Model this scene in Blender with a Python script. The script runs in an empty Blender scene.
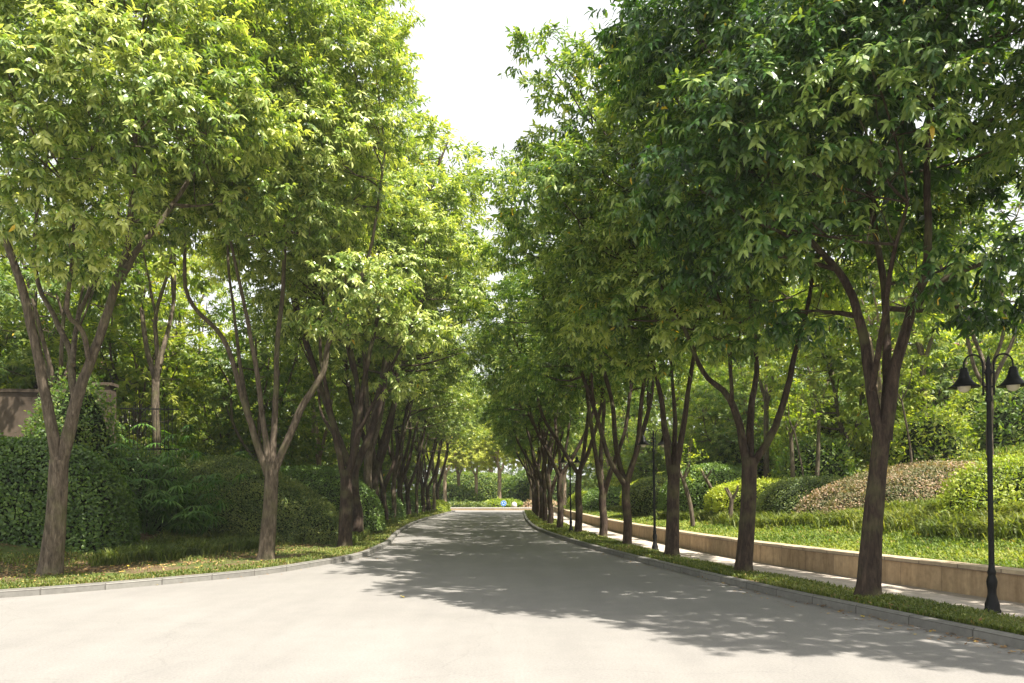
import bpy, math
import numpy as np
R = np.random.default_rng(11)
sc = bpy.context.scene
COL = sc.collection
F = 800.0; CH = 1.59; VH = 496.0
V = lambda *a: np.array(a, float)

def gp(u, v, z=0.12):
    """ground spot seen at photo pixel u,v on a level surface of height z"""
    d = (CH - z) * F / (v - VH)
    return (u - 512) * d / F, d
def at(u, v, d):
    return V((u - 512) * d / F, d, CH + (VH - v) * d / F)
def nz(a):
    return a / np.maximum(np.linalg.norm(a, axis=-1, keepdims=True), 1e-9)

# ------------------------------------------------------------------ mesh helpers
class MB:
    def __init__(s):
        s.v = []; s.lv = []; s.ls = []; s.mi = []; s.t = []; s.uv = []; s.nv = 0; s.nl = 0
    def add(s, verts, faces, mat=0, tint=None, uv=None):
        """faces: (M,k) int array; uv: (M*k,2)"""
        verts = np.asarray(verts, float).reshape(-1, 3); faces = np.asarray(faces, int)
        if len(faces) == 0: return
        m, k = faces.shape
        s.v.append(verts); s.lv.append((faces + s.nv).ravel())
        s.ls.append(s.nl + np.arange(m) * k); s.mi.append(np.full(m, mat))
        s.t.append(np.full(m, .5) if tint is None else np.asarray(tint, float))
        s.uv.append(np.zeros((m * k, 2)) if uv is None else np.asarray(uv, float))
        s.nv += len(verts); s.nl += m * k
    def mesh(s, name, mats, smooth=()):
        me = bpy.data.meshes.new(name)
        v = np.concatenate(s.v); lv = np.concatenate(s.lv); ls = np.concatenate(s.ls)
        mi = np.concatenate(s.mi)
        me.vertices.add(len(v)); me.vertices.foreach_set('co', v.ravel().astype(np.float32))
        me.loops.add(len(lv)); me.loops.foreach_set('vertex_index', lv.astype(np.int32))
        me.polygons.add(len(ls)); me.polygons.foreach_set('loop_start', ls.astype(np.int32))
        me.polygons.foreach_set('material_index', mi.astype(np.int32))
        sm = np.isin(mi, list(smooth)); me.polygons.foreach_set('use_smooth', sm)
        uvl = me.uv_layers.new(name='UVMap'); uvl.data.foreach_set('uv', np.concatenate(s.uv).ravel().astype(np.float32))
        me.update(calc_edges=True)
        a = me.attributes.new('tint', 'FLOAT', 'FACE'); a.data.foreach_set('value', np.concatenate(s.t).astype(np.float32))
        for m in mats: me.materials.append(m)
        return me
    def obj(s, name, mats, parent=None, loc=(0, 0, 0), smooth=()):
        if not isinstance(mats, (list, tuple)): mats = [mats]
        o = bpy.data.objects.new(name, s.mesh(name, mats, smooth)); COL.objects.link(o)
        o.location = loc
        if parent: o.parent = parent
        return o
def tag(o, label=None, cat=None, group=None, kind=None):
    if label: o['label'] = label
    if cat: o['category'] = cat
    if group: o['group'] = group
    if kind: o['kind'] = kind
    return o
def empty(name, loc, label, cat, group=None, rz=0):
    o = bpy.data.objects.new(name, None); COL.objects.link(o); o.location = loc; o.rotation_euler.z = rz
    o.empty_display_size = .3
    return tag(o, label, cat, group)

def smooth_path(P, n):
    """Catmull-Rom through the points"""
    P = np.asarray(P, float)
    Q = np.vstack([2 * P[0] - P[1], P, 2 * P[-1] - P[-2]])
    out = []
    for i in range(len(P) - 1):
        a, b, c, d = Q[i:i + 4]
        for t in np.linspace(0, 1, n, endpoint=False):
            out.append(.5 * ((2 * b) + (c - a) * t + (2 * a - 5 * b + 4 * c - d) * t * t + (3 * b - a - 3 * c + d) * t ** 3))
    out.append(P[-1]); return np.array(out)

def tube(mb, P, rad, ns=8, mat=0, rough=0., cap=True, rng=None):
    P = np.asarray(P, float); n = len(P)
    rad = np.broadcast_to(rad, (n,)) if np.ndim(rad) else np.full(n, rad)
    T = nz(np.gradient(P, axis=0))
    ref = V(1, 0, 0) if abs(T[0][0]) < .9 else V(0, 1, 0)
    A = []; a = nz(np.cross(T[0], ref))
    for i in range(n):
        a = nz(a - T[i] * np.dot(a, T[i])); A.append(a)
    A = np.array(A); B = np.cross(T, A)
    th = np.linspace(0, 2 * np.pi, ns, endpoint=False)
    rr = rad[:, None] * np.ones(ns)[None]
    if rough:
        ph = R.random(3) * 6
        k = np.arange(n)[:, None]
        rr = rr * (1 + rough * (np.sin(2 * th[None] + ph[0] + k * .25) + .7 * np.sin(3 * th[None] + ph[1] - k * .33)) + rough * .5 * R.standard_normal((n, ns)))
    W = P[:, None] + rr[..., None] * (np.cos(th)[None, :, None] * A[:, None] + np.sin(th)[None, :, None] * B[:, None])
    i, j = np.meshgrid(np.arange(n - 1), np.arange(ns), indexing='ij'); j2 = (j + 1) % ns
    f = np.stack([i * ns + j, i * ns + j2, (i + 1) * ns + j2, (i + 1) * ns + j], -1).reshape(-1, 4)
    mb.add(W.reshape(-1, 3), f, mat)
    if cap:
        mb.add(W[-1], [list(range(ns))], mat); mb.add(W[0], [list(range(ns))[::-1]], mat)

def lathe(mb, prof, c=(0, 0, 0), ns=20, mat=0):
    """profile of (radius, z)"""
    prof = np.array(prof, float); n = len(prof); th = np.linspace(0, 2 * np.pi, ns, endpoint=False)
    W = np.stack([prof[:, :1] * np.cos(th) + c[0], prof[:, :1] * np.sin(th) + c[1], np.repeat(prof[:, 1:] + c[2], ns, 1)], -1)
    i, j = np.meshgrid(np.arange(n - 1), np.arange(ns), indexing='ij'); j2 = (j + 1) % ns
    f = np.stack([i * ns + j, i * ns + j2, (i + 1) * ns + j2, (i + 1) * ns + j], -1).reshape(-1, 4)
    mb.add(W.reshape(-1, 3), f, mat)
def box(mb, c, s, mat=0, rz=0.):
    x, y, z = [k / 2 for k in s]
    v = np.array([[a * x, b * y, d * z] for d in (-1, 1) for b in (-1, 1) for a in (-1, 1)])
    cs, sn = math.cos(rz), math.sin(rz)
    v = np.stack([v[:, 0] * cs - v[:, 1] * sn, v[:, 0] * sn + v[:, 1] * cs, v[:, 2]], -1) + np.array(c)
    f = [[0, 2, 3, 1], [4, 5, 7, 6], [0, 1, 5, 4], [2, 6, 7, 3], [0, 4, 6, 2], [1, 3, 7, 5]]
    mb.add(v, f, mat)
def strip(mb, A, B, mat=0, uvs=None):
    """ribbon quads between two polylines (A left, B right, seen from above going away -> faces up)"""
    n = len(A)
    v = np.empty((2 * n, 3)); v[0::2] = A; v[1::2] = B
    i = np.arange(n - 1) * 2
    f = np.stack([i, i + 1, i + 3, i + 2], -1)
    L = np.concatenate([[0], np.cumsum(np.linalg.norm(np.diff((A + B) / 2, axis=0), axis=1))])
    w = np.linalg.norm(B - A, axis=1) if uvs is None else np.full(n, uvs)
    uv = np.stack([np.stack([L[:-1], np.zeros(n - 1)], -1), np.stack([L[:-1], w[:-1]], -1),
                   np.stack([L[1:], w[1:]], -1), np.stack([L[1:], np.zeros(n - 1)], -1)], 1).reshape(-1, 2)
    mb.add(v, f, mat, uv=uv)

def leaves(mb, P, D, N, L, W, tint, droop=.25, hi=True, mat=0, fold=.12):
    """elongated leaves: base P, direction D, upper side N"""
    D = nz(D); N = nz(N - D * np.sum(N * D, -1, keepdims=True)); S = np.cross(D, N)
    L = L[:, None]; W = W[:, None]; n = len(P)
    k = np.arange(n)[:, None]
    if hi:
        v = np.stack([P,
                      P + D * L * .33 + S * W * .5 + N * W * fold, P + D * L * .33 - S * W * .5 + N * W * fold,
                      P + D * L * .72 + S * W * .34 - N * L * droop * .35, P + D * L * .72 - S * W * .34 - N * L * droop * .35,
                      P + D * L - N * L * droop], 1).reshape(-1, 3)
        mb.add(v, k * 6 + np.array([[0, 2, 1]]), mat, tint)
        b = mb.nv - len(v)
        # remaining faces share those vertices
        for fc in ([1, 2, 4, 3], [3, 4, 5]):
            f = (k * 6 + np.array([fc])) + b
            mb.lv.append(f.ravel()); m, q = f.shape; mb.ls.append(mb.nl + np.arange(m) * q)
            mb.mi.append(np.full(m, mat)); mb.t.append(np.asarray(tint, float)); mb.uv.append(np.zeros((m * q, 2))); mb.nl += m * q
    else:
        v = np.stack([P, P + D * L * .45 - S * W * .5 - N * L * droop * .1, P + D * L - N * L * droop, P + D * L * .45 + S * W * .5 - N * L * droop * .1], 1).reshape(-1, 3)
        mb.add(v, k * 4 + np.array([[0, 1, 2, 3]]), mat, tint)

def rdir(n):
    return nz(R.standard_normal((n, 3)))
def sprays(mb, O, U, K, Ls, Ws, twig=.45, hi=True, hang=.28, base_tint=.45, mat=0, yellow=.0):
    """leafy twigs starting at O and growing along U"""
    n = len(O)
    T = nz(U + .55 * rdir(n) + V(0, 0, .05))
    side = nz(np.cross(T, V(0, 0, 1)) + .15 * rdir(n)); up2 = np.cross(side, T)
    tw = twig * (.5 + .8 * R.random(n))
    t = (np.arange(K) + .5) / K
    P = O[:, None] + T[:, None] * (tw[:, None] * t)[..., None] + V(0, 0, -1) * ((tw[:, None] * t) ** 2 * .5)[..., None]
    ph = np.arange(K)[None] * 2.4 + R.random((n, 1)) * 6.28
    rad = side[:, None] * np.cos(ph)[..., None] + up2[:, None] * (np.sin(ph) * .55)[..., None]
    D = T[:, None] * (.35 + .45 * t)[None, :, None] + rad * .85 + V(0, 0, -hang) + .16 * R.standard_normal((n, K, 3))
    Nn = V(0, 0, .95) + T[:, None] * .6 - rad * .25 + .22 * R.standard_normal((n, K, 3))
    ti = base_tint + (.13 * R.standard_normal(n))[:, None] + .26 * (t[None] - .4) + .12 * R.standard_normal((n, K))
    ti = np.clip(ti, 0, .9)
    if yellow: ti = np.where(R.random((n, K)) < yellow, .97, ti)
    sz = (.75 + .5 * R.random((n, K)))
    leaves(mb, P.reshape(-1, 3), D.reshape(-1, 3), Nn.reshape(-1, 3), (Ls * sz).ravel(), (Ws * sz).ravel(), ti.ravel(),
           droop=.30, hi=hi, mat=mat)

# ------------------------------------------------------------------ materials
def mat(name):
    m = bpy.data.materials.new(name); m.use_nodes = True; nt = m.node_tree; nt.nodes.clear()
    return m, nt, nt.nodes, nt.links
def ramp(nt, stops, fac=None, interp='LINEAR'):
    r = nt.nodes.new('ShaderNodeValToRGB'); e = r.color_ramp.elements; r.color_ramp.interpolation = interp
    while len(e) < len(stops): e.new(.5)
    for k, (p, c) in enumerate(stops):
        e[k].position = p; e[k].color = (*c, 1) if len(c) == 3 else c
    if fac is not None: nt.links.new(fac, r.inputs[0])
    return r.outputs[0]
def noise(nt, scale, detail=4, rough=.55, vec=None, dist=0.):
    n = nt.nodes.new('ShaderNodeTexNoise'); n.inputs['Scale'].default_value = scale; n.inputs['Detail'].default_value = detail
    n.inputs['Roughness'].default_value = rough; n.inputs['Distortion'].default_value = dist
    if vec is not None: nt.links.new(vec, n.inputs['Vector'])
    return n.outputs['Fac']
def pos(nt, obj=False, scale=(1, 1, 1)):
    if obj:
        o = nt.nodes.new('ShaderNodeTexCoord').outputs['Object']
    else:
        o = nt.nodes.new('ShaderNodeNewGeometry').outputs['Position']
    mp = nt.nodes.new('ShaderNodeMapping'); mp.inputs['Scale'].default_value = scale; nt.links.new(o, mp.inputs[0]); return mp.outputs[0]
def uvc(nt, scale=(1, 1, 1)):
    o = nt.nodes.new('ShaderNodeUVMap').outputs[0]
    mp = nt.nodes.new('ShaderNodeMapping'); mp.inputs['Scale'].default_value = scale; nt.links.new(o, mp.inputs[0]); return mp.outputs[0]
def mixc(nt, a, b, fac, mode='MIX'):
    m = nt.nodes.new('ShaderNodeMix'); m.data_type = 'RGBA'; m.blend_type = mode
    for s, i in ((fac, 0), (a, 6), (b, 7)):
        if hasattr(s, 'links'): nt.links.new(s, m.inputs[i])
        elif i == 0: m.inputs[0].default_value = s
        else: m.inputs[i].default_value = (*s, 1)
    return m.outputs[2]
def princ(nt, col, rough=.8, bump=None, bstr=.3, bdist=.02, spec=.3, metal=0.):
    p = nt.nodes.new('ShaderNodeBsdfPrincipled')
    if hasattr(col, 'links'): nt.links.new(col, p.inputs['Base Color'])
    else: p.inputs['Base Color'].default_value = (*col, 1)
    p.inputs['Roughness'].default_value = rough; p.inputs['Specular IOR Level'].default_value = spec; p.inputs['Metallic'].default_value = metal
    if bump is not None:
        b = nt.nodes.new('ShaderNodeBump'); b.inputs['Strength'].default_value = bstr; b.inputs['Distance'].default_value = bdist
        nt.links.new(bump, b.inputs['Height']); nt.links.new(b.outputs[0], p.inputs['Normal'])
    return p
def outp(nt, sh):
    o = nt.nodes.new('ShaderNodeOutputMaterial'); nt.links.new(sh, o.inputs[0])

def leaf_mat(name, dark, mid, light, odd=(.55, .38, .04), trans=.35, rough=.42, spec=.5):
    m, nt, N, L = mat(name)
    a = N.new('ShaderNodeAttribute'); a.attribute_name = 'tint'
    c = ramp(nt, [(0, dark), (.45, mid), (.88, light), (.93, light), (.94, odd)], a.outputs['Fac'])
    p = princ(nt, c, rough, spec=spec)
    t = N.new('ShaderNodeBsdfTranslucent')
    tc = mixc(nt, c, (1.0, 1.0, .28), 1.0, 'MULTIPLY')
    br = N.new('ShaderNodeVectorMath'); br.operation = 'SCALE'; br.inputs['Scale'].default_value = 2.0
    L.new(tc, br.inputs[0]); L.new(br.outputs[0], t.inputs[0])
    mx = N.new('ShaderNodeMixShader'); mx.inputs[0].default_value = trans
    L.new(p.outputs[0], mx.inputs[1]); L.new(t.outputs[0], mx.inputs[2]); outp(nt, mx.outputs[0]); return m
M = {}
M['leaf_l'] = leaf_mat('leaf_lit_tone', (.02, .055, .010), (.145, .225, .042), (.50, .54, .19), trans=.30, rough=.35)  # left row: sunlit brightness put into the leaf colour
M['leaf_r'] = leaf_mat('leaf_shade_tone', (.008, .028, .007), (.052, .125, .024), (.26, .34, .09), trans=.25, rough=.33)  # right row: same leaf with shade darkened into its colour
M['leaf_m'] = leaf_mat('leaf_half_lit_tone', (.014, .042, .009), (.095, .175, .032), (.38, .44, .13), trans=.32, rough=.35)  # in-between copy, coloured lighter where crowns catch the light
M['leaf_bg'] = leaf_mat('leaf_pale_lit_tone', (.06, .11, .015), (.17, .24, .03), (.38, .40, .08), trans=.45, rough=.55)  # background foliage coloured lighter to read as sunlit
M['leaf_bg2'] = leaf_mat('leaf_mid', (.035, .08, .015), (.09, .16, .028), (.22, .27, .055), trans=.4, rough=.5)
M['hedge'] = leaf_mat('leaf_hedge', (.03, .07, .014), (.075, .145, .026), (.17, .26, .05), trans=.25)
M['lime'] = leaf_mat('leaf_lime', (.13, .20, .014), (.27, .33, .028), (.45, .48, .06), trans=.35, rough=.5)
M['olive'] = leaf_mat('leaf_olive', (.035, .07, .016), (.10, .15, .032), (.25, .28, .065), trans=.25, rough=.5)
M['russet'] = leaf_mat('leaf_russet', (.06, .09, .028), (.17, .165, .07), (.46, .30, .22), trans=.2, rough=.6)
M['palm'] = leaf_mat('leaf_palm', (.02, .07, .014), (.06, .14, .025), (.14, .24, .05), trans=.3, rough=.6, spec=.25)
M['blade'] = leaf_mat('leaf_blade', (.045, .075, .016), (.11, .15, .03), (.28, .29, .09), odd=(.3, .22, .09), trans=.3, rough=.55, spec=.3)
M['lawn'] = leaf_mat('leaf_lawn', (.045, .09, .014), (.12, .18, .032), (.31, .34, .08), odd=(.3, .22, .08), trans=.3, rough=.6, spec=.25)

def m_bark(name, c1, c2, c3, moss=True):
    m, nt, N, L = mat(name)
    v = pos(nt, True, (1, 1, .28)); n1 = noise(nt, 14, 6, .65, v, .4); n2 = noise(nt, 2.2, 3, .5, pos(nt, True))
    c = ramp(nt, [(.3, c1), (.55, c2), (.75, c3)], n1)
    fi = noise(nt, 30, 4, .7, pos(nt, True, (1, 1, .16)), .8); c = mixc(nt, c, ramp(nt, [(.38, (.5, .48, .46)), (.52, (1, 1, 1)), (.7, (1.25, 1.22, 1.18))], fi), .85, 'MULTIPLY')
    c = mixc(nt, c, (.125, .125, .055) if moss else c2, ramp(nt, [(.5, (0, 0, 0)), (.7, (.6,) * 3)], n2))
    outp(nt, princ(nt, c, .88, fi, .9, .03, .2).outputs[0]); return m
M['bark'] = m_bark('bark_brown', (.052, .041, .029), (.135, .108, .078), (.24, .195, .145))
M['bark_dk'] = m_bark('bark_dark', (.028, .02, .015), (.065, .047, .035), (.12, .085, .062))
M['bark_pale'] = m_bark('bark_pale', (.16, .12, .085), (.3, .23, .165), (.42, .34, .25), False)

def m_simple(name, c1, c2, sc_, rough=.85, bump=.3, spec=.25, det=5, bd=.01):
    m, nt, N, L = mat(name)
    n = noise(nt, sc_, det, .6, pos(nt))
    outp(nt, princ(nt, ramp(nt, [(.3, c1), (.7, c2)], n), rough, n, bump, bd, spec).outputs[0]); return m
def m_road():
    m, nt, N, L = mat('road_concrete')
    P = pos(nt); big = noise(nt, .22, 4, .6, P, .5); fine = noise(nt, 38, 5, .75, P); mid = noise(nt, 2.4, 5, .65, P)
    st = noise(nt, 1.2, 5, .6, pos(nt, scale=(1.4, .16, 1)), .3)
    c = ramp(nt, [(.25, (.195, .187, .175)), (.75, (.243, .234, .22))], big)
    c = mixc(nt, c, ramp(nt, [(.3, (.88,) * 3), (.7, (1.05, 1.045, 1.03))], mid), .55, 'MULTIPLY')
    c = mixc(nt, c, ramp(nt, [(.35, (.9, .9, .905)), (.6, (1.03,) * 3)], st), .6, 'MULTIPLY')
    c = mixc(nt, c, ramp(nt, [(.32, (.72,) * 3), (.68, (1.14,) * 3)], fine), .75, 'MULTIPLY')
    vo = N.new('ShaderNodeTexVoronoi'); vo.feature = 'DISTANCE_TO_EDGE'; vo.inputs['Scale'].default_value = .23
    wv = N.new('ShaderNodeVectorMath'); L.new(P, wv.inputs[0])
    nn = N.new('ShaderNodeTexNoise'); nn.inputs['Scale'].default_value = .9; nn.inputs['Detail'].default_value = 6; L.new(P, nn.inputs['Vector'])
    L.new(nn.outputs['Color'], wv.inputs[1]); L.new(wv.outputs[0], vo.inputs['Vector'])
    c = mixc(nt, c, ramp(nt, [(.0, (.82,) * 3), (.002, (1,) * 3)], vo.outputs['Distance']), .55, 'MULTIPLY')
    outp(nt, princ(nt, c, .8, fine, .25, .004, .3).outputs[0]); return m
M['road'] = m_road()
def m_bricky(name, c1, c2, mortar, w, h, ms, streak=False, rough=.8, offset=.5):
    m, nt, N, L = mat(name)
    b = N.new('ShaderNodeTexBrick'); L.new(uvc(nt), b.inputs['Vector'])
    b.inputs['Scale'].default_value = 1; b.inputs['Brick Width'].default_value = w; b.inputs['Row Height'].default_value = h
    b.inputs['Mortar Size'].default_value = ms; b.inputs['Color1'].default_value = (*c1, 1); b.inputs['Color2'].default_value = (*c2, 1)
    b.inputs['Mortar'].default_value = (*mortar, 1); b.offset = offset; b.inputs['Bias'].default_value = 0.
    n = noise(nt, 9, 6, .65, pos(nt)); c = mixc(nt, b.outputs['Color'], ramp(nt, [(.3, (.72,) * 3), (.7, (1.15,) * 3)], n), .8, 'MULTIPLY')
    if streak:
        s = noise(nt, 5, 5, .6, uvc(nt, (1.6, .22, 1)))
        c = mixc(nt, c, ramp(nt, [(.3, (.62, .58, .52)), (.6, (1.08, 1.06, 1.02))], s), .8, 'MULTIPLY')
    outp(nt, princ(nt, c, rough, n, .3, .006, .25).outputs[0]); return m
M['wall'] = m_bricky('wall_sandstone', (.46, .34, .21), (.36, .265, .165), (.2, .15, .105), .9, .6, .006, True)
M['coping'] = m_bricky('coping_sandstone', (.46, .37, .25), (.40, .32, .22), (.2, .15, .11), .8, 5, .012)
M['paving'] = m_bricky('paving_slabs', (.5, .44, .38), (.42, .37, .31), (.27, .23, .19), .5, .3, .01)
M['kerb'] = m_bricky('kerb_concrete', (.21, .205, .185), (.175, .17, .155), (.09, .085, .075), .99, 5, .012)
M['soil'] = m_simple('soil_leafy', (.06, .045, .025), (.14, .10, .06), 6, 1, .6, .1, 8, .03)
def m_ground():
    m, nt, N, L = mat('ground_turf'); P = pos(nt)
    a = noise(nt, .9, 5, .6, P); b = noise(nt, 14, 5, .7, P)
    c = mixc(nt, ramp(nt, [(.3, (.05, .075, .02)), (.7, (.09, .12, .03))], b), ramp(nt, [(.3, (.09, .065, .035)), (.7, (.15, .11, .065))], b),
             ramp(nt, [(.44, (0,) * 3), (.56, (1,) * 3)], a))
    outp(nt, princ(nt, c, 1, b, .5, .03, .1).outputs[0]); return m
M['ground'] = m_ground()
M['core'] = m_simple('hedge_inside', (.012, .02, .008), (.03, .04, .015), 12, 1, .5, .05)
M['black'] = m_simple('black_enamel', (.005, .0055, .0055), (.009, .0095, .0095), 20, .5, .05, .2)
M['plaster'] = m_simple('plaster_beige', (.42, .37, .30), (.56, .50, .42), 1.3, .9, .2, .2, 8)
M['plaster_w'] = m_simple('plaster_pale', (.66, .62, .56), (.75, .71, .65), .8, .9, .1, .2)
M['gardenwall'] = m_simple('render_shade_brown', (.04, .031, .023), (.11, .085, .063), 1.6, .95, .3, .15, 8)  # wall colour darkened to stand for the shade lying over it
M['rooftile'] = m_simple('roof_tiles', (.16, .07, .05), (.26, .12, .08), 5, .8, .4)
M['stone_pale'] = m_simple('stone_pale', (.48, .44, .40), (.62, .58, .54), 8, .85, .2)
def m_flat(name, col, rough=.5, spec=.5, metal=0.):
    m, nt, N, L = mat(name); outp(nt, princ(nt, col, rough, spec=spec, metal=metal).outputs[0]); return m
M['pane'] = m_flat('window_pane', (.05, .07, .08), .1)
M['blue'] = m_flat('sign_blue', (.01, .16, .55), .4)
M['white'] = m_flat('sign_white', (.8, .8, .8), .5)
M['grey'] = m_flat('galvanised_grey', (.3, .3, .3), .5, metal=.4)
def m_glass():
    m, nt, N, L = mat('globe_amber_glass')
    p = princ(nt, (.80, .74, .55), .12); p.inputs['Transmission Weight'].default_value = .35; outp(nt, p.outputs[0]); return m
M['globe'] = m_glass()

# ------------------------------------------------------------------ plan lines (metres; camera at 0,0 looking along +Y)
def curve_fn(pts):
    p = np.array(pts, float)
    def f(y):   # smooth cubic-hermite interpolation
        y = np.asarray(y, float); m = np.gradient(p[:, 1], p[:, 0])
        i = np.clip(np.searchsorted(p[:, 0], y) - 1, 0, len(p) - 2)
        h = p[i + 1, 0] - p[i, 0]; t = (y - p[i, 0]) / h
        return ((2 * t**3 - 3 * t**2 + 1) * p[i, 1] + (t**3 - 2 * t**2 + t) * h * m[i] + (-2 * t**3 + 3 * t**2) * p[i + 1, 1] + (t**3 - t**2) * h * m[i + 1])
    return f
KR = curve_fn([(-40, 15.5), (-15, 10.2), (0, 7.1), (8.4, 5.25), (12.35, 4.3), (18.2, 3.25), (21.2, 2.78), (29.9, 1.72), (36.7, 1.18), (50, .9), (63.6, .95), (82, 1.1)])
WB = curve_fn([(-40, 17.9), (-15, 12.4), (0, 9.3), (10.9, 6.97), (17.5, 5.5), (28.7, 4.48), (45, 4.0), (63, 3.9), (82, 4.0)])
KLF = curve_fn([(20.7, -3.8), (24.7, -3.9), (32.6, -4.65), (46.3, -5.55), (67, -5.78), (82, -5.8)])
END = 82.0
kl = smooth_path([(-70, 10.9), (-30, 10.95), (-14, 11.05), (-9.6, 11.6), (-7.98, 12.47), (-6.6, 13.9), (-5.1, 16.0), (-4.45, 18.0), (-3.88, 20.7), (-3.92, 24.7)], 9)
ys = np.arange(26, END + .1, 2.)
kl = np.vstack([kl, np.stack([KLF(ys), ys], -1)])
yr = np.concatenate([np.arange(-40, 4, 3.), np.arange(4, 40, 1.), np.arange(40, END + .1, 2.)])
kr = np.stack([KR(yr), yr], -1); wb = np.stack([WB(yr), yr], -1)
def z3(p, z): return np.column_stack([p, np.full(len(p), z) if np.ndim(z) == 0 else z])
def offs(p, d):
    t = nz(np.gradient(p, axis=0)); return p + np.stack([t[:, 1], -t[:, 0]], -1) * d   # right of travel
def dist_poly(Q, P):
    Q = np.asarray(Q, float); best = np.full(len(Q), 1e9)
    for a, b in zip(P[:-1], P[1:]):
        ab = b - a; t = np.clip(((Q - a) @ ab) / (ab @ ab), 0, 1)
        best = np.minimum(best, np.linalg.norm(Q - (a + t[:, None] * ab), axis=1))
    return best
LPROF = ([0, 3, 5, 7, 10, 14, 30, 80, 400], [.11, .15, .3, .9, 2.2, 2.9, 3.8, 5, 7])
RPROF = ([0, 2, 4, 7, 10, 20, 60, 400], [.42, .6, .9, 2.15, 2.9, 3.9, 5, 7])
def bump2(x, y): return .06 * np.sin(x * .9 + 1.3 * np.sin(y * .31)) + .05 * np.sin(y * .7 + x * .23)
def endf(y): return np.clip((END + 2 - y) / 14, 0, 1) ** .8        # banks sink towards the cross road
def zl(x, y):
    x, y = np.atleast_1d(x).astype(float), np.atleast_1d(y).astype(float)
    s = dist_poly(np.column_stack([x, y]), kl); z = np.interp(s, *LPROF)
    z = z + bump2(x, y) * np.clip((s - 3) / 4, 0, 1)
    return .11 + (z - .11) * (.25 + .75 * endf(y))
def zr(x, y):
    x, y = np.atleast_1d(x).astype(float), np.atleast_1d(y).astype(float)
    s = np.maximum(x - WB(np.clip(y, -40, END)), 0); z = np.interp(s, *RPROF)
    z = z + bump2(x, y) * np.clip((s - 1) / 4, 0, 1)
    return .42 + (z - .42) * (.3 + .7 * endf(y))
# ------------------------------------------------------------------ setting
mb = MB(); g = 255
mb.add([(-g, -40, -.06), (g, -40, -.06), (g, g, -.06), (-g, g, -.06)], [[0, 1, 2, 3]]); tag(mb.obj('ground', M['ground']), kind='structure')
mb = MB()   # road: apron in front, avenue between the kerbs
Yk = np.concatenate([np.arange(13.9, 20.7, .6), np.arange(20.7, END + .1, 1.)])
klx = np.interp(Yk, kl[4*9:, 1], kl[4*9:, 0])
strip(mb, z3(np.column_stack([klx, Yk]), 0), z3(np.column_stack([KR(Yk), Yk]), 0))
Ya = np.concatenate([np.arange(-40, 10.9, 1.), [10.9]])
strip(mb, z3(np.column_stack([np.full(len(Ya), -70.), Ya]), 0), z3(np.column_stack([KR(Ya), Ya]), 0))
sel = kl[(kl[:, 1] <= 13.9 + 1e-6) & (kl[:, 0] < -6.5)]
sel = sel[np.argsort(sel[:, 1])]; sel = sel[sel[:, 1] >= 10.9]
Yb = np.concatenate([[10.9], sel[1:, 1], [13.9]]); Xb = np.concatenate([[-70], sel[1:, 0], [-6.6]])
strip(mb, z3(np.column_stack([Xb, Yb]), 0), z3(np.column_stack([KR(Yb), Yb]), 0))
tag(mb.obj('road', M['road']), kind='structure')
mb = MB()
strip(mb, z3(np.array([(-160., END), (-160., 90.)]), -.004), z3(np.array([(160., END), (160., 90.)]), -.004)); tag(mb.obj('cross_road', M['road']), kind='structure')

def kerb(path, side, label):
    """side=+1: footway lies right of travel direction"""
    mb = MB(); w = .15; h = .12
    a = path; b = offs(path, side * .02); c = offs(path, side * w)
    L = [z3(a, -.05), z3(a, h - .025), z3(b, h), z3(c, h), z3(c, -.05)]
    for p, q in zip(L[:-1], L[1:]):
        (strip(mb, q, p) if side < 0 else strip(mb, p, q))
    return tag(mb.obj('kerb', M['kerb']), kind='structure')
kerb(kr, 1, ''); kerb(kl, -1, '')
mb = MB(); strip(mb, z3(offs(kr, .15), .11), z3(offs(wb, -1.1), .11)); tag(mb.obj('verge', M['ground']), kind='structure')
mb = MB(); A, B = offs(wb, -1.2), offs(wb, 0.02); strip(mb, z3(A, .125), z3(B, .125)); strip(mb, z3(A, -.02), z3(A, .125)); tag(mb.obj('sidewalk', M['paving']), kind='structure')
# right bank
mb = MB(); S = np.array([.14, .5, 1, 1.5, 2, 3, 4, 5, 6, 7, 8.5, 10, 13, 17, 22, 30, 45, 70, 110, 250])
prev = None
for s in S:
    x = wb[:, 0] + s; q = np.column_stack([x, yr, zr(x, yr)])
    if prev is not None: strip(mb, prev, q)
    prev = q
tag(mb.obj('bank', M['ground'], smooth=(0,)), kind='structure')
# left bank: rows from the kerb to a far line
Qn = len(kl); far = np.column_stack([np.full(Qn, -260.), np.interp(np.arange(Qn), [0, 27, 60, Qn - 1], [14, 22, 45, 140])])
st = offs(kl, -.15)
mb = MB(); prev = None
for t in [0, 1, 2, 3, 4, 5, 6.5, 8, 10, 12, 15, 20, 28, 40, 60, 100, 180, 254]:
    q2 = st + (far - st) * (t / 254.); q2[:28, 0] = st[:28, 0] + (far[:28, 0] - st[:28, 0]) * (t / 254.)
    q = np.column_stack([q2, zl(q2[:, 0], q2[:, 1])])
    if t == 0: q[:, 2] = .11
    if prev is not None: strip(mb, q, prev)
    prev = q
tag(mb.obj('bank', M['ground'], smooth=(0,)), kind='structure')

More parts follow.
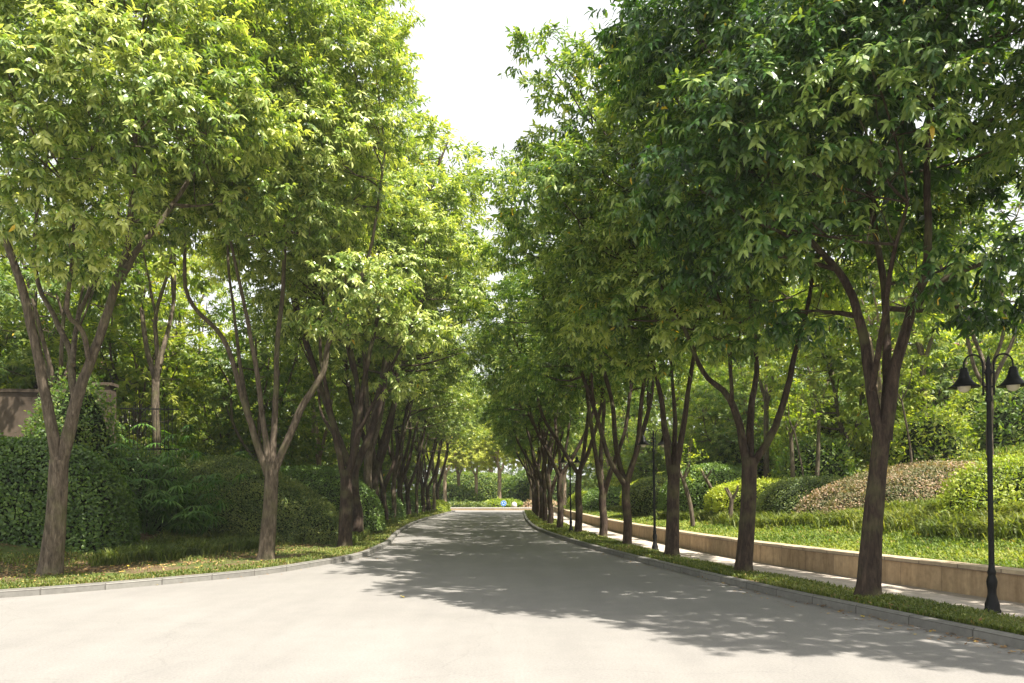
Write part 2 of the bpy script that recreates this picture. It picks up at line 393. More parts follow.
# low stone retaining wall
w = empty('retaining_wall', (0, 0, 0), 'low sandstone retaining wall along the paved footpath holding back the lawn', 'wall')
yw = yr[yr < 80]; wp = np.column_stack([WB(yw), yw])
mb = MB(); strip(mb, z3(wp, .5)[:, :], z3(offs(wp, .30), .5)); strip(mb, z3(wp, -.05), z3(wp, .5)); strip(mb, z3(offs(wp, .30), .5), z3(offs(wp, .30), .1))
mb.obj('stonework', M['wall'], w)
mb = MB(); a, b = offs(wp, -.035), offs(wp, .33)
strip(mb, z3(a, .503), z3(a, .565)); strip(mb, z3(a, .565), z3(b, .565)); strip(mb, z3(b, .565), z3(b, .503)); strip(mb, z3(b, .503), z3(a, .503))
mb.obj('coping', M['coping'], w)

# ------------------------------------------------------------------ trees
def lobes_in(cx, cy, cz, rx, ry, rz, n, r0, r1, low=-.75):
    """bough centres spread through the outer part of a crown"""
    out = []; tries = 0
    while len(out) < n and tries < 8000:
        tries += 1
        d = rdir(1)[0]
        if d[2] < low: continue
        q = d * (.52 + .36 * R.random()) if R.random() < .8 else d * .35 * R.random()
        r = r0 + (r1 - r0) * R.random()
        c = V(cx + q[0] * rx, cy + q[1] * ry, cz + q[2] * rz)
        if all(np.linalg.norm((c - o[0]) * V(1, 1, 1.5)) > .8 * (r + o[1]) for o in out): out.append((c, r))
    return out
def crown_mesh(mb, lobes, cen, dens, K, Ll, Wl, hi=True, twig=.45, tint=.45, yellow=0., squash=.55, mat=0):
    cen = np.array(cen, float)
    for c, r in lobes:
        n = int(1.25 * dens * r * r)
        out = nz(c - cen + V(0, 0, .4)); d = rdir(n * 2)
        sc_ = d @ out + .5 * d[:, 2]
        d = d[sc_ > -.12][:n]
        rr = r * (.55 + .42 * R.random(len(d)) ** .5)
        # ragged lobe: tongues of growth
        lump = 1 + .22 * np.sin(d[:, 0] * 5 + c[0] * 7) * np.cos(d[:, 1] * 4.3 + c[1] * 5) + .15 * np.sin(d[:, 2] * 7 + c[2])
        O = c + d * (rr * lump)[:, None] * V(1, 1, squash)
        U = nz(d * V(1, 1, .6) + out * .45)
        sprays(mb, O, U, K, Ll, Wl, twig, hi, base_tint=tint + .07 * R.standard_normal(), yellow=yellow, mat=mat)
    if lobes:      # inner filler leaves between the boughs, tinted darker to deepen the crown's shade
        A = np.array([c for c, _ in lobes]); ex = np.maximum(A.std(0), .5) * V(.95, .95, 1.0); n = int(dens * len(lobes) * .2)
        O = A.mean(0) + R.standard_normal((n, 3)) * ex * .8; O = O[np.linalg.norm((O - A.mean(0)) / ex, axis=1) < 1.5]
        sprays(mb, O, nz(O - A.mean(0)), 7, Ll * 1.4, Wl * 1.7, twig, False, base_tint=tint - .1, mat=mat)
def branch(mb, a, b, r0, r1, ns=6, wob=.12, lift=.25):
    L = np.linalg.norm(b - a); n = max(4, int(L / .35))
    t = np.linspace(0, 1, n)[:, None]; m = (a + b) / 2 + V(0, 0, -lift * L * .3) + rdir(1)[0] * wob * L
    P = (1 - t) ** 2 * a + 2 * t * (1 - t) * m + t * t * b
    P[1:-1] += rdir(n - 2) * .02 * min(L, 2)
    tube(mb, P, r0 + (r1 - r0) * t[:, 0], ns, rough=.04, cap=False); return P
def make_tree(name, label, base, limbs, trunk, lobes, cen, m_leaf, m_bark, group=None, hi=True, dens=60, K=11, Ll=.14, Wl=.047,
              tint=.45, yellow=.002, cat='tree', twig=.24):
    """limbs: list of (points world, r0, r1); trunk: (points world, radii); all world coordinates"""
    b = np.array(base, float); t = empty(name, base, label, cat, group)
    mb = MB(); P = smooth_path(trunk[0], 5) - b; rad = np.interp(np.linspace(0, 1, len(P)), np.linspace(0, 1, len(trunk[1])), trunk[1])
    P0 = np.vstack([P[0] - V(0, 0, .15), P[0], P[0] + (P[1] - P[0]) * .3, P[1:]]) if len(P) > 2 else P
    rad = np.concatenate([[rad[0] * 1.6, rad[0] * 1.33, rad[0] * 1.08], rad[1:]]) if len(P) > 2 else rad
    tube(mb, P0, rad, 14, rough=.025)
    nodes = []
    for pts, r0, r1 in limbs:
        Q = smooth_path(pts, 5) - b; Q[1:] += np.cumsum(rdir(len(Q) - 1), 0) * .012
        rr = np.linspace(r0, r1, len(Q)); tube(mb, Q, rr, 9, rough=.04); nodes += list(zip(Q[3:], rr[3:]))
    NP = np.array([q for q, _ in nodes]); NR = np.array([r for _, r in nodes])
    for c, r in lobes:
        c2 = c - b; ok = NP[:, 2] < c2[2] - .1
        dd = np.linalg.norm(NP - c2, axis=1) + np.where(ok, 0, 3)
        i = int(np.argmin(dd)); rr = min(NR[i] * .75, .05)
        Q = branch(mb, NP[i], c2, rr, .012)
        for k in range(4):
            j = int(len(Q) * (.45 + .5 * R.random())) - 1; d = nz(rdir(1)[0] * V(1, 1, .5) + V(0, 0, .25))
            branch(mb, Q[j], Q[j] + d * r * .8, .011, .004, 4)
    mb.obj('trunk', m_bark, t, smooth=(0,))
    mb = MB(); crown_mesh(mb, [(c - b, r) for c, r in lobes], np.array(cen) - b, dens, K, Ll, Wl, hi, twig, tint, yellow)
    mb.obj('crown', m_leaf, t); return t
def auto_limbs(base, fork, H, spread, n, r, bias=(0, 0), yaw=None):
    b = np.array(base, float); f = b + V(.05 * R.standard_normal(), .05 * R.standard_normal(), fork)
    a0 = R.random() * 6.28 if yaw is None else yaw; L = []
    for k in range(n):
        a = a0 + 6.283 * k / n + .3 * R.standard_normal(); s = spread * (.45 + .5 * R.random())
        dx, dy = math.cos(a) * s + bias[0], math.sin(a) * s + bias[1]
        h = (H - fork) * (.6 + .25 * R.random()); st = f - V(0, 0, .1 + .25 * R.random() * (k > 0))
        pts = [st, st + V(dx * .22, dy * .22, h * .16), st + V(dx * .48, dy * .48, h * .42), st + V(dx * .72, dy * .72, h * .72), st + V(dx, dy, h)]
        pts[2] = pts[2] + rdir(1)[0] * .22; pts[3] = pts[3] + rdir(1)[0] * .25
        L.append((pts, r * (.62 + .15 * R.random()), .028))
        if R.random() < .75:
            p = pts[2]; a2 = a + R.choice([-1, 1]) * .8
            L.append(([p - V(0, 0, .05), p + V(math.cos(a2) * .35, math.sin(a2) * .35, h * .15), p + V(math.cos(a2) * .8, math.sin(a2) * .8, h * .4)], r * .36, .022))
    tr = ([b, b + (f - b) * .35 + V(.03, 0, 0), b + (f - b) * .7 - V(.03, 0, 0), f], [r * 1.05, r * .95, r * .88, r * .86])
    return tr, L



GL = 'street trees in the left kerbside row'; GR = 'street trees in the right kerbside row'
# hero trees -------------------------------------------------------
def hero(name, label, u, v, trunk_px, tr_r, limbs_px, crown, nl, leaf, bark, group, lobes_extra=(), **kw):
    x, d = gp(u, v); base = (x, d, .10)
    tp = [V(*base)] + [at(a, b, d) for a, b in trunk_px]
    L = []
    for pts, dy, r0, r1 in limbs_px:
        n = len(pts); P = [at(a, b, d + dy * (k / (n - 1)) ** 1.2) for k, (a, b) in enumerate(pts)]
        L.append((P, r0, r1))
    cx, cy, cz, rx, ry, rz = crown; cen = (x + cx, d + cy, cz)
    lob = lobes_in(cen[0], cen[1], cz, rx, ry, rz, nl, .7, 1.4) + [(at(a, b, d + e), r) for a, b, e, r in lobes_extra]
    return make_tree('street_tree', label, base, L, (tp, tr_r), lob, cen, leaf, bark, group, **kw)

hero('t', 'nearest left roadside tree, pale trunk splitting low into wide limbs before a clipped hedge', 50, 575,
     [(56, 520), (59, 460)], [.215, .175, .165],
     [([(59, 470), (47, 400), (38, 352), (23, 288), (6, 241), (-25, 170), (-40, 90)], -.8, .115, .03),
      ([(60, 470), (78, 400), (91, 364), (114, 297), (128, 245), (134, 160), (140, 60)], .3, .12, .03),
      ([(121, 278), (138, 250), (167, 215), (205, 160), (240, 110)], 1.2, .07, .025),
      ([(76, 402), (73, 380), (70, 355), (53, 317), (38, 282), (37, 230), (50, 150)], 1.2, .075, .025),
      ([(89, 360), (80, 330), (66, 308), (72, 250), (70, 190)], -1.6, .055, .02),
      ([(73, 365), (75, 346), (80, 317), (97, 282), (118, 230), (120, 180)], 2.0, .055, .02)],
     (.5, -.2, 9.6, 4.5, 3.6, 3.9), 46, M['leaf_l'], M['bark'], GL, [(150, 120, -2.2, 1.2), (60, 215, -1.6, 1.0), (210, 100, -1.2, 1.1), (30, 150, -2.4, 1.2), (110, 60, -2.6, 1.2), (70, 250, -1.2, .7), (100, 200, -1.8, .9), (0, 60, -2.2, 1.2)],
     tint=.52, dens=112)
hero('t', 'second left roadside tree, straight brown trunk rising from leaf litter to several thin upright limbs', 266, 560,
     [(270, 510), (272, 462)], [.185, .16, .15],
     [([(268, 475), (253, 430), (240, 390), (223, 340), (189, 300), (184, 240), (180, 150)], -.6, .085, .025),
      ([(249, 415), (242, 376), (236, 323), (229, 238), (240, 150)], .9, .055, .022),
      ([(269, 470), (261, 400), (251, 340), (243, 302), (236, 262), (225, 200)], -1.2, .07, .022),
      ([(272, 470), (277, 400), (279, 340), (286, 285), (290, 190), (300, 90)], .4, .08, .025),
      ([(275, 470), (300, 410), (322, 375), (330, 340), (352, 300), (372, 240), (385, 150)], -.4, .09, .025)],
     (.0, 0, 10.2, 3.3, 3.5, 4.0), 42, M['leaf_l'], M['bark'], GL, [(300, 215, -1.5, .9), (345, 275, -1.4, .9), (330, 310, -1, .7), (215, 190, -1.5, 1.), (300, 140, -2.2, 1.2), (240, 60, -2.2, 1.2), (350, 60, -1.6, 1.2), (380, 290, -.6, .7), (358, 20, 0, 1.1), (320, 0, 0, 1.3)],
     tint=.52, dens=106)
hero('t', 'third left roadside tree, dark trunk forking in a V where the kerb starts to bend', 345, 547,
     [(346, 500), (346, 470)], [.2, .175, .165],
     [([(344, 480), (335, 440), (327, 400), (318, 350), (322, 300)], -.6, .1, .03),
      ([(347, 480), (358, 440), (363, 400), (372, 350), (385, 290), (392, 200)], .3, .12, .03),
      ([(360, 430), (378, 395), (400, 350), (425, 300)], -.8, .06, .02),
      ([(337, 440), (322, 415), (316, 380), (298, 340)], .8, .05, .02)],
     (.1, 0, 8.7, 3.3, 3.6, 3.9), 40, M['leaf_l'], M['bark_dk'], GL, [(415, 330, -1.5, .9), (400, 380, -1, .7), (440, 250, 0, .9), (432, 190, 0, .8), (410, 130, 0, .8), (455, 300, .5, .9)], tint=.5, dens=84, Ll=.15, Wl=.051)
hero('t', 'nearest right roadside tree, thick leaning dark trunk beside the near lamp post', 868, 597,
     [(872, 530), (878, 470), (883, 425)], [.175, .14, .125, .125],
     [([(882, 445), (870, 380), (862, 325), (846, 281), (807, 237), (770, 190)], .4, .09, .03),
      ([(884, 440), (886, 380), (884, 330), (878, 264), (866, 171), (850, 80)], 1.0, .085, .025),
      ([(885, 440), (896, 370), (914, 305), (929, 263), (928, 154), (935, 60)], -.6, .1, .025),
      ([(872, 390), (882, 330), (893, 270), (910, 200)], -1.5, .05, .02),
      ([(912, 310), (945, 280), (985, 262), (1020, 255)], -.4, .05, .02)],
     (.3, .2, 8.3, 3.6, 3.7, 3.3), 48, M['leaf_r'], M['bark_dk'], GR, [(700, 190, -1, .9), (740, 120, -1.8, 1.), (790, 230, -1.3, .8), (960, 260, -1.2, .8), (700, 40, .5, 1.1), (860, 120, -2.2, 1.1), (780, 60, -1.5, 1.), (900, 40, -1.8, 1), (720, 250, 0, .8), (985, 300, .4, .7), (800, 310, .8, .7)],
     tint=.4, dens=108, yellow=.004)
hero('t', 'second right roadside tree with one limb sweeping out to the right like an elbow', 743, 572,
     [(748, 510), (750, 458)], [.17, .145, .14],
     [([(748, 475), (740, 426), (727, 395), (704, 371), (680, 320), (650, 270)], .2, .085, .025),
      ([(750, 470), (750, 436), (751, 400), (756, 365), (750, 300), (730, 200)], 1.0, .085, .025),
      ([(752, 466), (774, 427), (786, 386), (793, 354), (805, 300), (815, 230)], -.6, .08, .025),
      ([(745, 440), (735, 412), (732, 380), (728, 320), (690, 220)], -1.0, .055, .02)],
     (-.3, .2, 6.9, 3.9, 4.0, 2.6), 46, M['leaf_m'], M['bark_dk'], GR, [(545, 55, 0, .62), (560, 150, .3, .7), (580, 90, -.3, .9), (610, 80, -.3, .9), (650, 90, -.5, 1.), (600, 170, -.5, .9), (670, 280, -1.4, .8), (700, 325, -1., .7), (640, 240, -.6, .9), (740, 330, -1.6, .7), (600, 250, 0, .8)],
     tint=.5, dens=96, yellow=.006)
hero('t', 'third right roadside tree, straight trunk just right of the second lamp post', 672, 556,
     [(673, 510), (674, 465)], [.18, .155, .15],
     [([(672, 480), (664, 430), (658, 390), (640, 330), (620, 260)], .5, .09, .025),
      ([(674, 478), (683, 430), (690, 385), (700, 320), (700, 230)], -.4, .09, .025),
      ([(673, 470), (675, 420), (672, 370), (668, 300)], 1.2, .07, .02)],
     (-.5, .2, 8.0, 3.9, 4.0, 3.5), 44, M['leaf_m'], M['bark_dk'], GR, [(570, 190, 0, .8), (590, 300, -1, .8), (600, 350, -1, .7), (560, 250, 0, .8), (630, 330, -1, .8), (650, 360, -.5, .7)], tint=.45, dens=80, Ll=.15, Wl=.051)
# tree outside the frame whose boughs hang into the right edge
x0, y0 = 8.0, 7.4
tr, L = auto_limbs((x0, y0, .3), 2.3, 10, 3.0, 4, .19, yaw=.4)
lob = lobes_in(x0, y0 + .2, 7.2, 3.0, 3.0, 2.9, 34, .7, 1.1)
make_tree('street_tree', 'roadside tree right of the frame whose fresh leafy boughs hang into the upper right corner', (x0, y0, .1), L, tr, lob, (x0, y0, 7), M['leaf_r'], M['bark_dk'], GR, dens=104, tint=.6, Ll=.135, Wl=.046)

Zl = lambda x, y: float(zl(x, y)[0]); Zr = lambda x, y: float(zr(x, y)[0])
# trees of the two rows farther off: a few originals, then copies --------
def copy_tree(src, loc, rz, s, label, group=None):
    c = src.copy(); COL.objects.link(c); c.location = loc; c.rotation_euler.z = rz; c.scale = (s, s, s) if np.ndim(s) == 0 else s
    c['label'] = label
    if group: c['group'] = group
    for ch in list(src.children):
        k = ch.copy(); COL.objects.link(k); k.parent = c
    return c
def proto(H, cz, rx, rz_, fork, r, leaf, bark, nl, dens, K, Ll, Wl, name='street_tree', hi=False, tint=.46, bias=(0, 0), low=-.8, n=4, r0=.7, r1=1.15, twig=.3, yellow=.002):
    tr, L = auto_limbs((0, 0, 0), fork, H, rx * .75, n, r, (bias[0] * .3, bias[1] * .3))
    lob = lobes_in(bias[0], bias[1], cz, rx, rx, rz_, nl, r0, r1, low)
    return make_tree(name, 'x', (0, 0, 0), L, tr, lob, (0, 0, cz), leaf, bark, None, hi, dens, K, Ll, Wl, tint, yellow, twig=twig)
ordn = ['', 'first', 'second', 'third', 'fourth', 'fifth', 'sixth', 'seventh', 'eighth', 'ninth', 'tenth', 'eleventh', 'twelfth', 'thirteenth', 'fourteenth', 'fifteenth']
P1 = proto(13, 8.6, 4.3, 4.4, 2.3, .18, M['leaf_l'], M['bark_dk'], 46, 44, 11, .17, .062, bias=(.5, 0))
P2 = proto(12.8, 8.4, 4.2, 4.3, 1.9, .17, M['leaf_l'], M['bark_dk'], 44, 42, 11, .17, .062, bias=(.5, 0), n=3)
Q1 = proto(11.6, 7.8, 4.2, 4.0, 2.2, .15, M['leaf_m'], M['bark_dk'], 38, 44, 11, .17, .062, bias=(-.1, 0))
Q2 = proto(11.4, 7.7, 4.1, 3.9, 2.5, .145, M['leaf_m'], M['bark_dk'], 36, 42, 11, .17, .062, bias=(-.1, 0), n=3)
P3 = proto(12.4, 8.6, 4.0, 4.0, 2.8, .15, M['leaf_l'], M['bark'], 38, 38, 11, .17, .062, bias=(.8, .3), n=3)
Q3 = proto(11.8, 8.0, 4.0, 3.8, 1.8, .155, M['leaf_m'], M['bark_dk'], 40, 44, 11, .17, .062, bias=(-.3, .2), n=3)
used = set()
def put(src, loc, rz, s, label, group):
    if src.name not in used:
        used.add(src.name); src.location = loc; src.rotation_euler.z = rz; src.scale = (s, s, s); src['label'] = label; src['group'] = group; return src
    return copy_tree(src, loc, rz, s, label, group)
ldesc = ['trunk leaning a little toward the road', 'slim dark trunk behind strappy grass', 'stout dark trunk with raised arms', 'dark trunk among low shrubs', 'thin dark trunk in the shade',
         'thin trunk deep in the shade', 'narrow trunk far down the kerb', 'small dark trunk far along', 'small trunk against bright green', 'tiny dark trunk far off', 'tiny trunk near the far end', 'last but one before the cross road', 'last of the row beside the low hedge']
Yl = 27.4; k = 4
while Yl < 80:
    x = float(KLF(Yl)) - 1.2
    put([P1, P2, P3][k % 3], (x, Yl, .1), (.0 if k % 4 < 2 else .6) + .3 * R.standard_normal() * (k > 6), {4: 1.25, 5: 1.22, 6: 1.18}.get(k, 1.0 + .05 * R.standard_normal()), f'{ordn[k]} tree of the left kerbside row, {ldesc[k-4]}', GL)
    Yl += 4.4; k += 1
rdesc = ['forked trunk left of the middle lamp post', 'slim trunk with low fork', 'dark trunk behind the far lamp post', 'dark trunk in deep shade', 'thin dark trunk in deep shade', 'thin trunk crowded behind its neighbour', 'narrow trunk far down the grass strip',
         'small dark trunk far along', 'small trunk far along the path', 'tiny dark trunk far off', 'tiny trunk near the far end', 'last of the row beside the cross road']
for k, (u, v) in enumerate([(627, 545), (603, 537), (578, 533)]):
    x, d = gp(u, v); put([Q1, Q3, Q2][k % 3], (x, d, .1), .3 * R.standard_normal(), [.93, .95, 1.0][k], f'{ordn[k+4]} tree of the right kerbside row, {rdesc[k]}', GR)
Yl = 36.2; k = 7
while Yl < 78 and k < 16:
    x = float(KR(Yl)) + .95
    put([Q1, Q2, Q3][k % 3], (x, Yl, .1), .4 * R.standard_normal() + (k % 3 == 0) * .8, 1.0 + .05 * R.standard_normal(), f'{ordn[k]} tree of the right kerbside row, {rdesc[k-4]}', GR)
    Yl += 4.7; k += 1

# ------------------------------------------------------------------ background trees on the banks
B1 = proto(11, 8.0, 3.0, 3.0, 3.2, .13, M['leaf_bg'], M['bark_pale'], 22, 24, 10, .22, .09, 'bank_tree', n=3, tint=.5)
B2 = proto(10, 7.0, 2.8, 3.3, 2.6, .11, M['leaf_bg2'], M['bark'], 22, 24, 10, .22, .09, 'bank_tree', n=4, tint=.5)
B3 = proto(13, 9.6, 2.9, 3.6, 4.2, .14, M['leaf_bg'], M['bark'], 24, 22, 10, .24, .10, 'bank_tree', n=3, tint=.42)
GBL, GBR = 'woodland trees on the left bank', 'woodland trees on the right bank'
lb = [(-14.5, 25.5, 'tall tree just behind the beige garden wall'), (-19, 23.5, 'tree behind the left end of the garden wall'), (-12.2, 27.5, 'slim tree right of the railing on the left bank'), (-10.0, 31.5, 'slim tree behind the big clipped mound on the left'),
      (-9.2, 38.5, 'young tree behind the lit ridge hedge on the left'), (-16, 34, 'bushy tree in front of the pale left building'), (-22, 31, 'broad tree at the far left of the wood'),
      (-12.5, 44, 'tree in the middle of the left wood'), (-18.5, 45, 'tall tree deep in the left wood'), (-10.5, 52, 'tree on the left bank halfway to the cross road'), (-26, 42, 'tree far back on the left'),
      (-14, 58, 'distant tree in the left wood'), (-11, 66, 'distant slim tree above the left row'), (-18, 70, 'far tree behind the left row'), (-24, 56, 'far broad tree on the left'), (-10.5, 76, 'farthest tree on the left bank')]
for k, (x, y, l) in enumerate(lb):
    put([B2, B1, B3][k % 3], (x, y, float(zl(x, y)[0]) - .05), R.random() * 6.28, .85 + .25 * R.random(), l, GBL)
rb = [(13.0, 28, 'straight slim tree behind the russet hedge'), (16.0, 31, 'tall slim tree behind the flowering shrubs on the right bank'), (13.4, 22.4, 'tree with pale trunk behind the near lamp heads'), (19.5, 35, 'tree in front of the right hand house'),
      (10.8, 34, 'tree above the round green shrub'), (12.0, 40, 'tree above the lime hedge'), (16.5, 43, 'tree deep in the right wood'), (22, 43, 'tree behind the house corner on the right'), (9.5, 47, 'pale tree on the right bank halfway along'), (13.5, 52, 'distant tree in the right wood'), (19, 55, 'far tree on the right hillside'),
      (9, 58, 'distant slim tree on the right bank'), (8.5, 70, 'farthest tree on the right bank'), (14, 66, 'far broad tree on the right'), (24, 62, 'far tree at the back of the right wood')]
for k, (x, y, l) in enumerate(rb):
    put([B1, B3, B2][k % 3], (x, y, float(zr(x, y)[0]) - .05), R.random() * 6.28, .8 + .25 * R.random(), l, GBR)

U1 = proto(6.5, 4.1, 3.0, 3.5, 1.2, .08, M['leaf_bg'], M['bark'], 44, 30, 10, .20, .085, 'understorey_tree', n=4, tint=.5, low=-1, r0=.6, r1=1.05)
U2 = proto(6.0, 3.8, 2.9, 3.3, 1.0, .08, M['leaf_bg2'], M['bark'], 42, 30, 10, .20, .085, 'understorey_tree', n=3, tint=.55, low=-1, r0=.6, r1=1.05)
k = 0
for x, y, l in [(-22.5, 30, 'leafy low tree rising behind the garden wall at the far left'), (-18, 30, 'leafy low tree rising behind the middle of the garden wall'), (-14.8, 31, 'leafy low tree behind the railing'), (-11.8, 35, 'leafy low tree above the round mound hedge'), (-17, 38, 'leafy low tree in the second line of the left wood'), (-22, 38, 'leafy low tree far left in the second line'),
                (-27, 34, 'leafy low tree at the left border of the view'), (-11.5, 42, 'leafy low tree seen between the second and third left trees'), (-13.5, 49, 'leafy low tree deeper behind the third left tree'), (-10.8, 57, 'leafy low tree midway behind the left row'), (-12.5, 65, 'leafy low tree far behind the left row'), (-10.8, 73, 'leafy low tree near the left end of the wood'), (-20, 50, 'leafy low tree in the third line on the left'), (-28, 46, 'leafy low tree at the back left')]:
    put([U1, U2][k % 2], (x, y, Zl(x, y) - .1), R.random() * 6.28, .9 + .35 * R.random(), l, 'low leafy trees on the left bank'); k += 1
for x, y, l in [(13.5, 32, 'leafy low tree behind the straight slim trunks on the right'), (17.5, 34, 'leafy low tree behind the big right hand bushes'), (21.5, 30, 'leafy low tree behind the near lamp heads'), (10.3, 38, 'leafy low tree behind the round green shrub'), (12, 45, 'leafy low tree above the dark rounded hedge'), (17, 44, 'leafy low tree deep in the right wood'), (23, 39, 'leafy low tree at the right border of the view'), (9.6, 52, 'leafy low tree midway on the right bank'),
                (9, 63, 'leafy low tree far along the right bank'), (8.8, 74, 'leafy low tree near the right end of the wood'), (14, 56, 'leafy low tree in the third line on the right'), (28, 44, 'leafy low tree at the back right')]:
    put([U1, U2][k % 2], (x, y, Zr(x, y) - .1), R.random() * 6.28, .85 + .35 * R.random(), l, 'low leafy trees on the right bank'); k += 1
def wood(label, pts, n, hgt, z0):
    mb = MB(); P = smooth_path(np.array(pts, float), 12); L_ = len(P); i = R.integers(0, L_, n // 10); q = P[i]
    ph = i * .9; H = hgt * (.75 + .25 * np.sin(ph) * np.sin(ph * .37 + 1)); O = np.column_stack([q + R.standard_normal((len(i), 2)) * 2.2, z0 + H * R.random(len(i)) ** .8])
    sprays(mb, O, rdir(len(i)), 10, .42, .2, .9, False, .25, base_tint=.5); return tag(mb.obj('woods', M['leaf_bg2']), label, 'woods', kind='stuff')
wood('far woods closing the view on the left', [(-60, 30), (-44, 50), (-34, 66), (-26, 84), (-40, 100)], 60000, 15, 3)
wood('far woods closing the view on the right', [(52, 30), (38, 48), (30, 64), (22, 82), (36, 100)], 60000, 14, 3)
wood('far woods behind the island', [(-50, 132), (-20, 124), (0, 126), (20, 124), (50, 130)], 50000, 15, 0)

# ------------------------------------------------------------------ hedges, shrubs
def tri_sample(Vv, Ff, n):
    Ff = np.asarray(Ff); T = np.concatenate([Ff[:, [0, 1, 2]], Ff[:, [0, 2, 3]]])
    a, b, c = Vv[T[:, 0]], Vv[T[:, 1]], Vv[T[:, 2]]; cr = np.cross(b - a, c - a); ar = np.linalg.norm(cr, axis=1)
    i = R.choice(len(T), n, p=ar / ar.sum()); u, v = R.random((2, n)); m = u + v > 1; u[m] = 1 - u[m]; v[m] = 1 - v[m]
    return a[i] + (b - a)[i] * u[:, None] + (c - a)[i] * v[:, None], nz(cr[i])
def body_grid(fn, nu=40, nv=14):
    u, v = np.meshgrid(np.linspace(0, 2 * np.pi, nu, endpoint=False), np.linspace(0, 1, nv), indexing='ij')
    P = fn(u, v); i, j = np.meshgrid(np.arange(nu), np.arange(nv - 1), indexing='ij'); i2 = (i + 1) % nu
    f = np.stack([i * nv + j, i2 * nv + j, i2 * nv + j + 1, i * nv + j + 1], -1).reshape(-1, 4)
    return P.reshape(-1, 3), f
def shrub(name, label, cat, x, y, z, rx, ry, h, rz=0., e=1., leaf='hedge', dens=900, Ll=.07, Wl=.045, amp=.08, group=None, jut=.06, hi=False, tint=.45, up=.5):
    ph = R.random(6) * 6
    def fn(u, v):
        a = v * np.pi / 2; c = np.cos(a) ** e; s = np.sin(a) ** e
        cu, su = np.cos(u), np.sin(u); X = np.sign(cu) * np.abs(cu) ** e * c; Y = np.sign(su) * np.abs(su) ** e * c
        q = 1 + amp * (np.sin(3 * u + ph[0] + 2 * v) + .7 * np.sin(5 * u + ph[1] - 3 * v) + .6 * np.sin(9 * u + ph[2] + 5 * v)) * (1 - .3 * v)
        X, Y, Z = X * rx * q, Y * ry * q, s * h * (1 + amp * .6 * np.sin(4 * X + ph[3]) * np.cos(3.3 * Y + ph[4]))
        return np.stack([X * math.cos(rz) - Y * math.sin(rz), X * math.sin(rz) + Y * math.cos(rz), Z - .25 * (v == 0)], -1)
    Vb, Fb = body_grid(fn); mb = MB(); mb.add(Vb * V(.93, .93, .95), Fb, 1)
    area = (rx + ry) * 3.1 * h * .8 + rx * ry * 3; n = int(area * dens)
    P, N_ = tri_sample(Vb, Fb, n); P = P + N_ * (R.random((n, 1)) * jut * 1.6 - jut * .4)
    sh = (R.random((n, 1)) < .05) & (np.sin(P[:, :1] * 2.3 + ph[1]) * np.sin(P[:, 1:2] * 2.9 + ph[2]) > -.2); P = P + sh * (N_ * .4 + V(0, 0, .8)) * R.random((n, 1)) ** 2 * (.10 + jut)   # stray shoots
    tf = tint + .2 * R.standard_normal(n) + .16 * np.sin(P[:, 0] * 3.1 + ph[0]) * np.sin(P[:, 1] * 2.7 + P[:, 2] * 4)
    D = N_ * .5 + rdir(n) * .8 + V(0, 0, up * .4); Nn = N_ + .6 * rdir(n) + V(0, 0, .3)
    s = .7 + .6 * R.random(n); leaves(mb, P, D, Nn, Ll * s, Wl * s, np.clip(tf, 0, .9), .2, hi)
    o = mb.obj(name, [M[leaf], M['core']], None, (x, y, z)); return tag(o, label, cat, group)
Zl = lambda x, y: float(zl(x, y)[0]); Zr = lambda x, y: float(zr(x, y)[0])
# left
shrub('hedge', 'big square clipped dark green hedge behind the nearest left tree', 'hedge', -12.9, 18.8, .1, 3.6, 1.75, 2.8, .22, .55, 'hedge', 1000, .085, .055, .035, hi=True, jut=.07)
shrub('hedge', 'big rounded clipped mound hedge with a sunlit top behind the second left tree', 'hedge', -9.6, 26.1, .2, 4.3, 2.5, 2.55, -.25, 1.15, 'olive', 1300, .06, .034, .08, jut=.09, tint=.5, hi=True)
shrub('hedge', 'low domed hedge with bright ridge behind the third left tree', 'hedge', -8.2, 31.5, .5, 3.0, 3.2, 2.2, .2, .85, 'hedge', 700, .07, .05, .05, tint=.6)
shrub('shrub', 'loose dark shrub between the square hedge and the round mound', 'shrub', -11.0, 23.6, .5, 1.6, 1.4, 2.2, 0, 1, 'hedge', 550, .11, .05, .16, jut=.25)
shrub('shrub', 'tall loose shrub hiding the right end of the garden wall', 'shrub', -12.5, 22.7, .9, 1.3, 1.0, 3.8, 0, 1, 'leaf_bg2', 420, .12, .05, .2, jut=.35, hi=True)
shrub('shrub', 'loose bush leaning over the garden wall left of the nearest left tree', 'shrub', -17.2, 23.0, .8, 1.2, .9, 3.5, 0, 1, 'leaf_bg2', 420, .12, .05, .2, jut=.35, hi=True)
shrub('shrub', 'yellowish shrub on the left bank beyond the third tree', 'shrub', -8.6, 38, .5, 2.2, 3.0, 2.0, 0, .9, 'olive', 500, .08, .05, .08, tint=.6)
shrub('hedge', 'long low hedge under the middle of the left row', 'hedge', -8.4, 47, .2, 1.8, 5, 1.6, .03, .8, 'hedge', 350, .10, .07, .05)
shrub('hedge', 'dark hedge far along under the left row', 'hedge', -8.8, 60, .2, 1.8, 6, 1.5, .0, .8, 'hedge', 260, .12, .08, .05)
shrub('hedge', 'small bright clipped hedge at the far left corner of the avenue', 'hedge', -7.6, 76, .1, 1.6, 4, 1.0, .0, .7, 'lime', 260, .12, .08, .04, tint=.35)
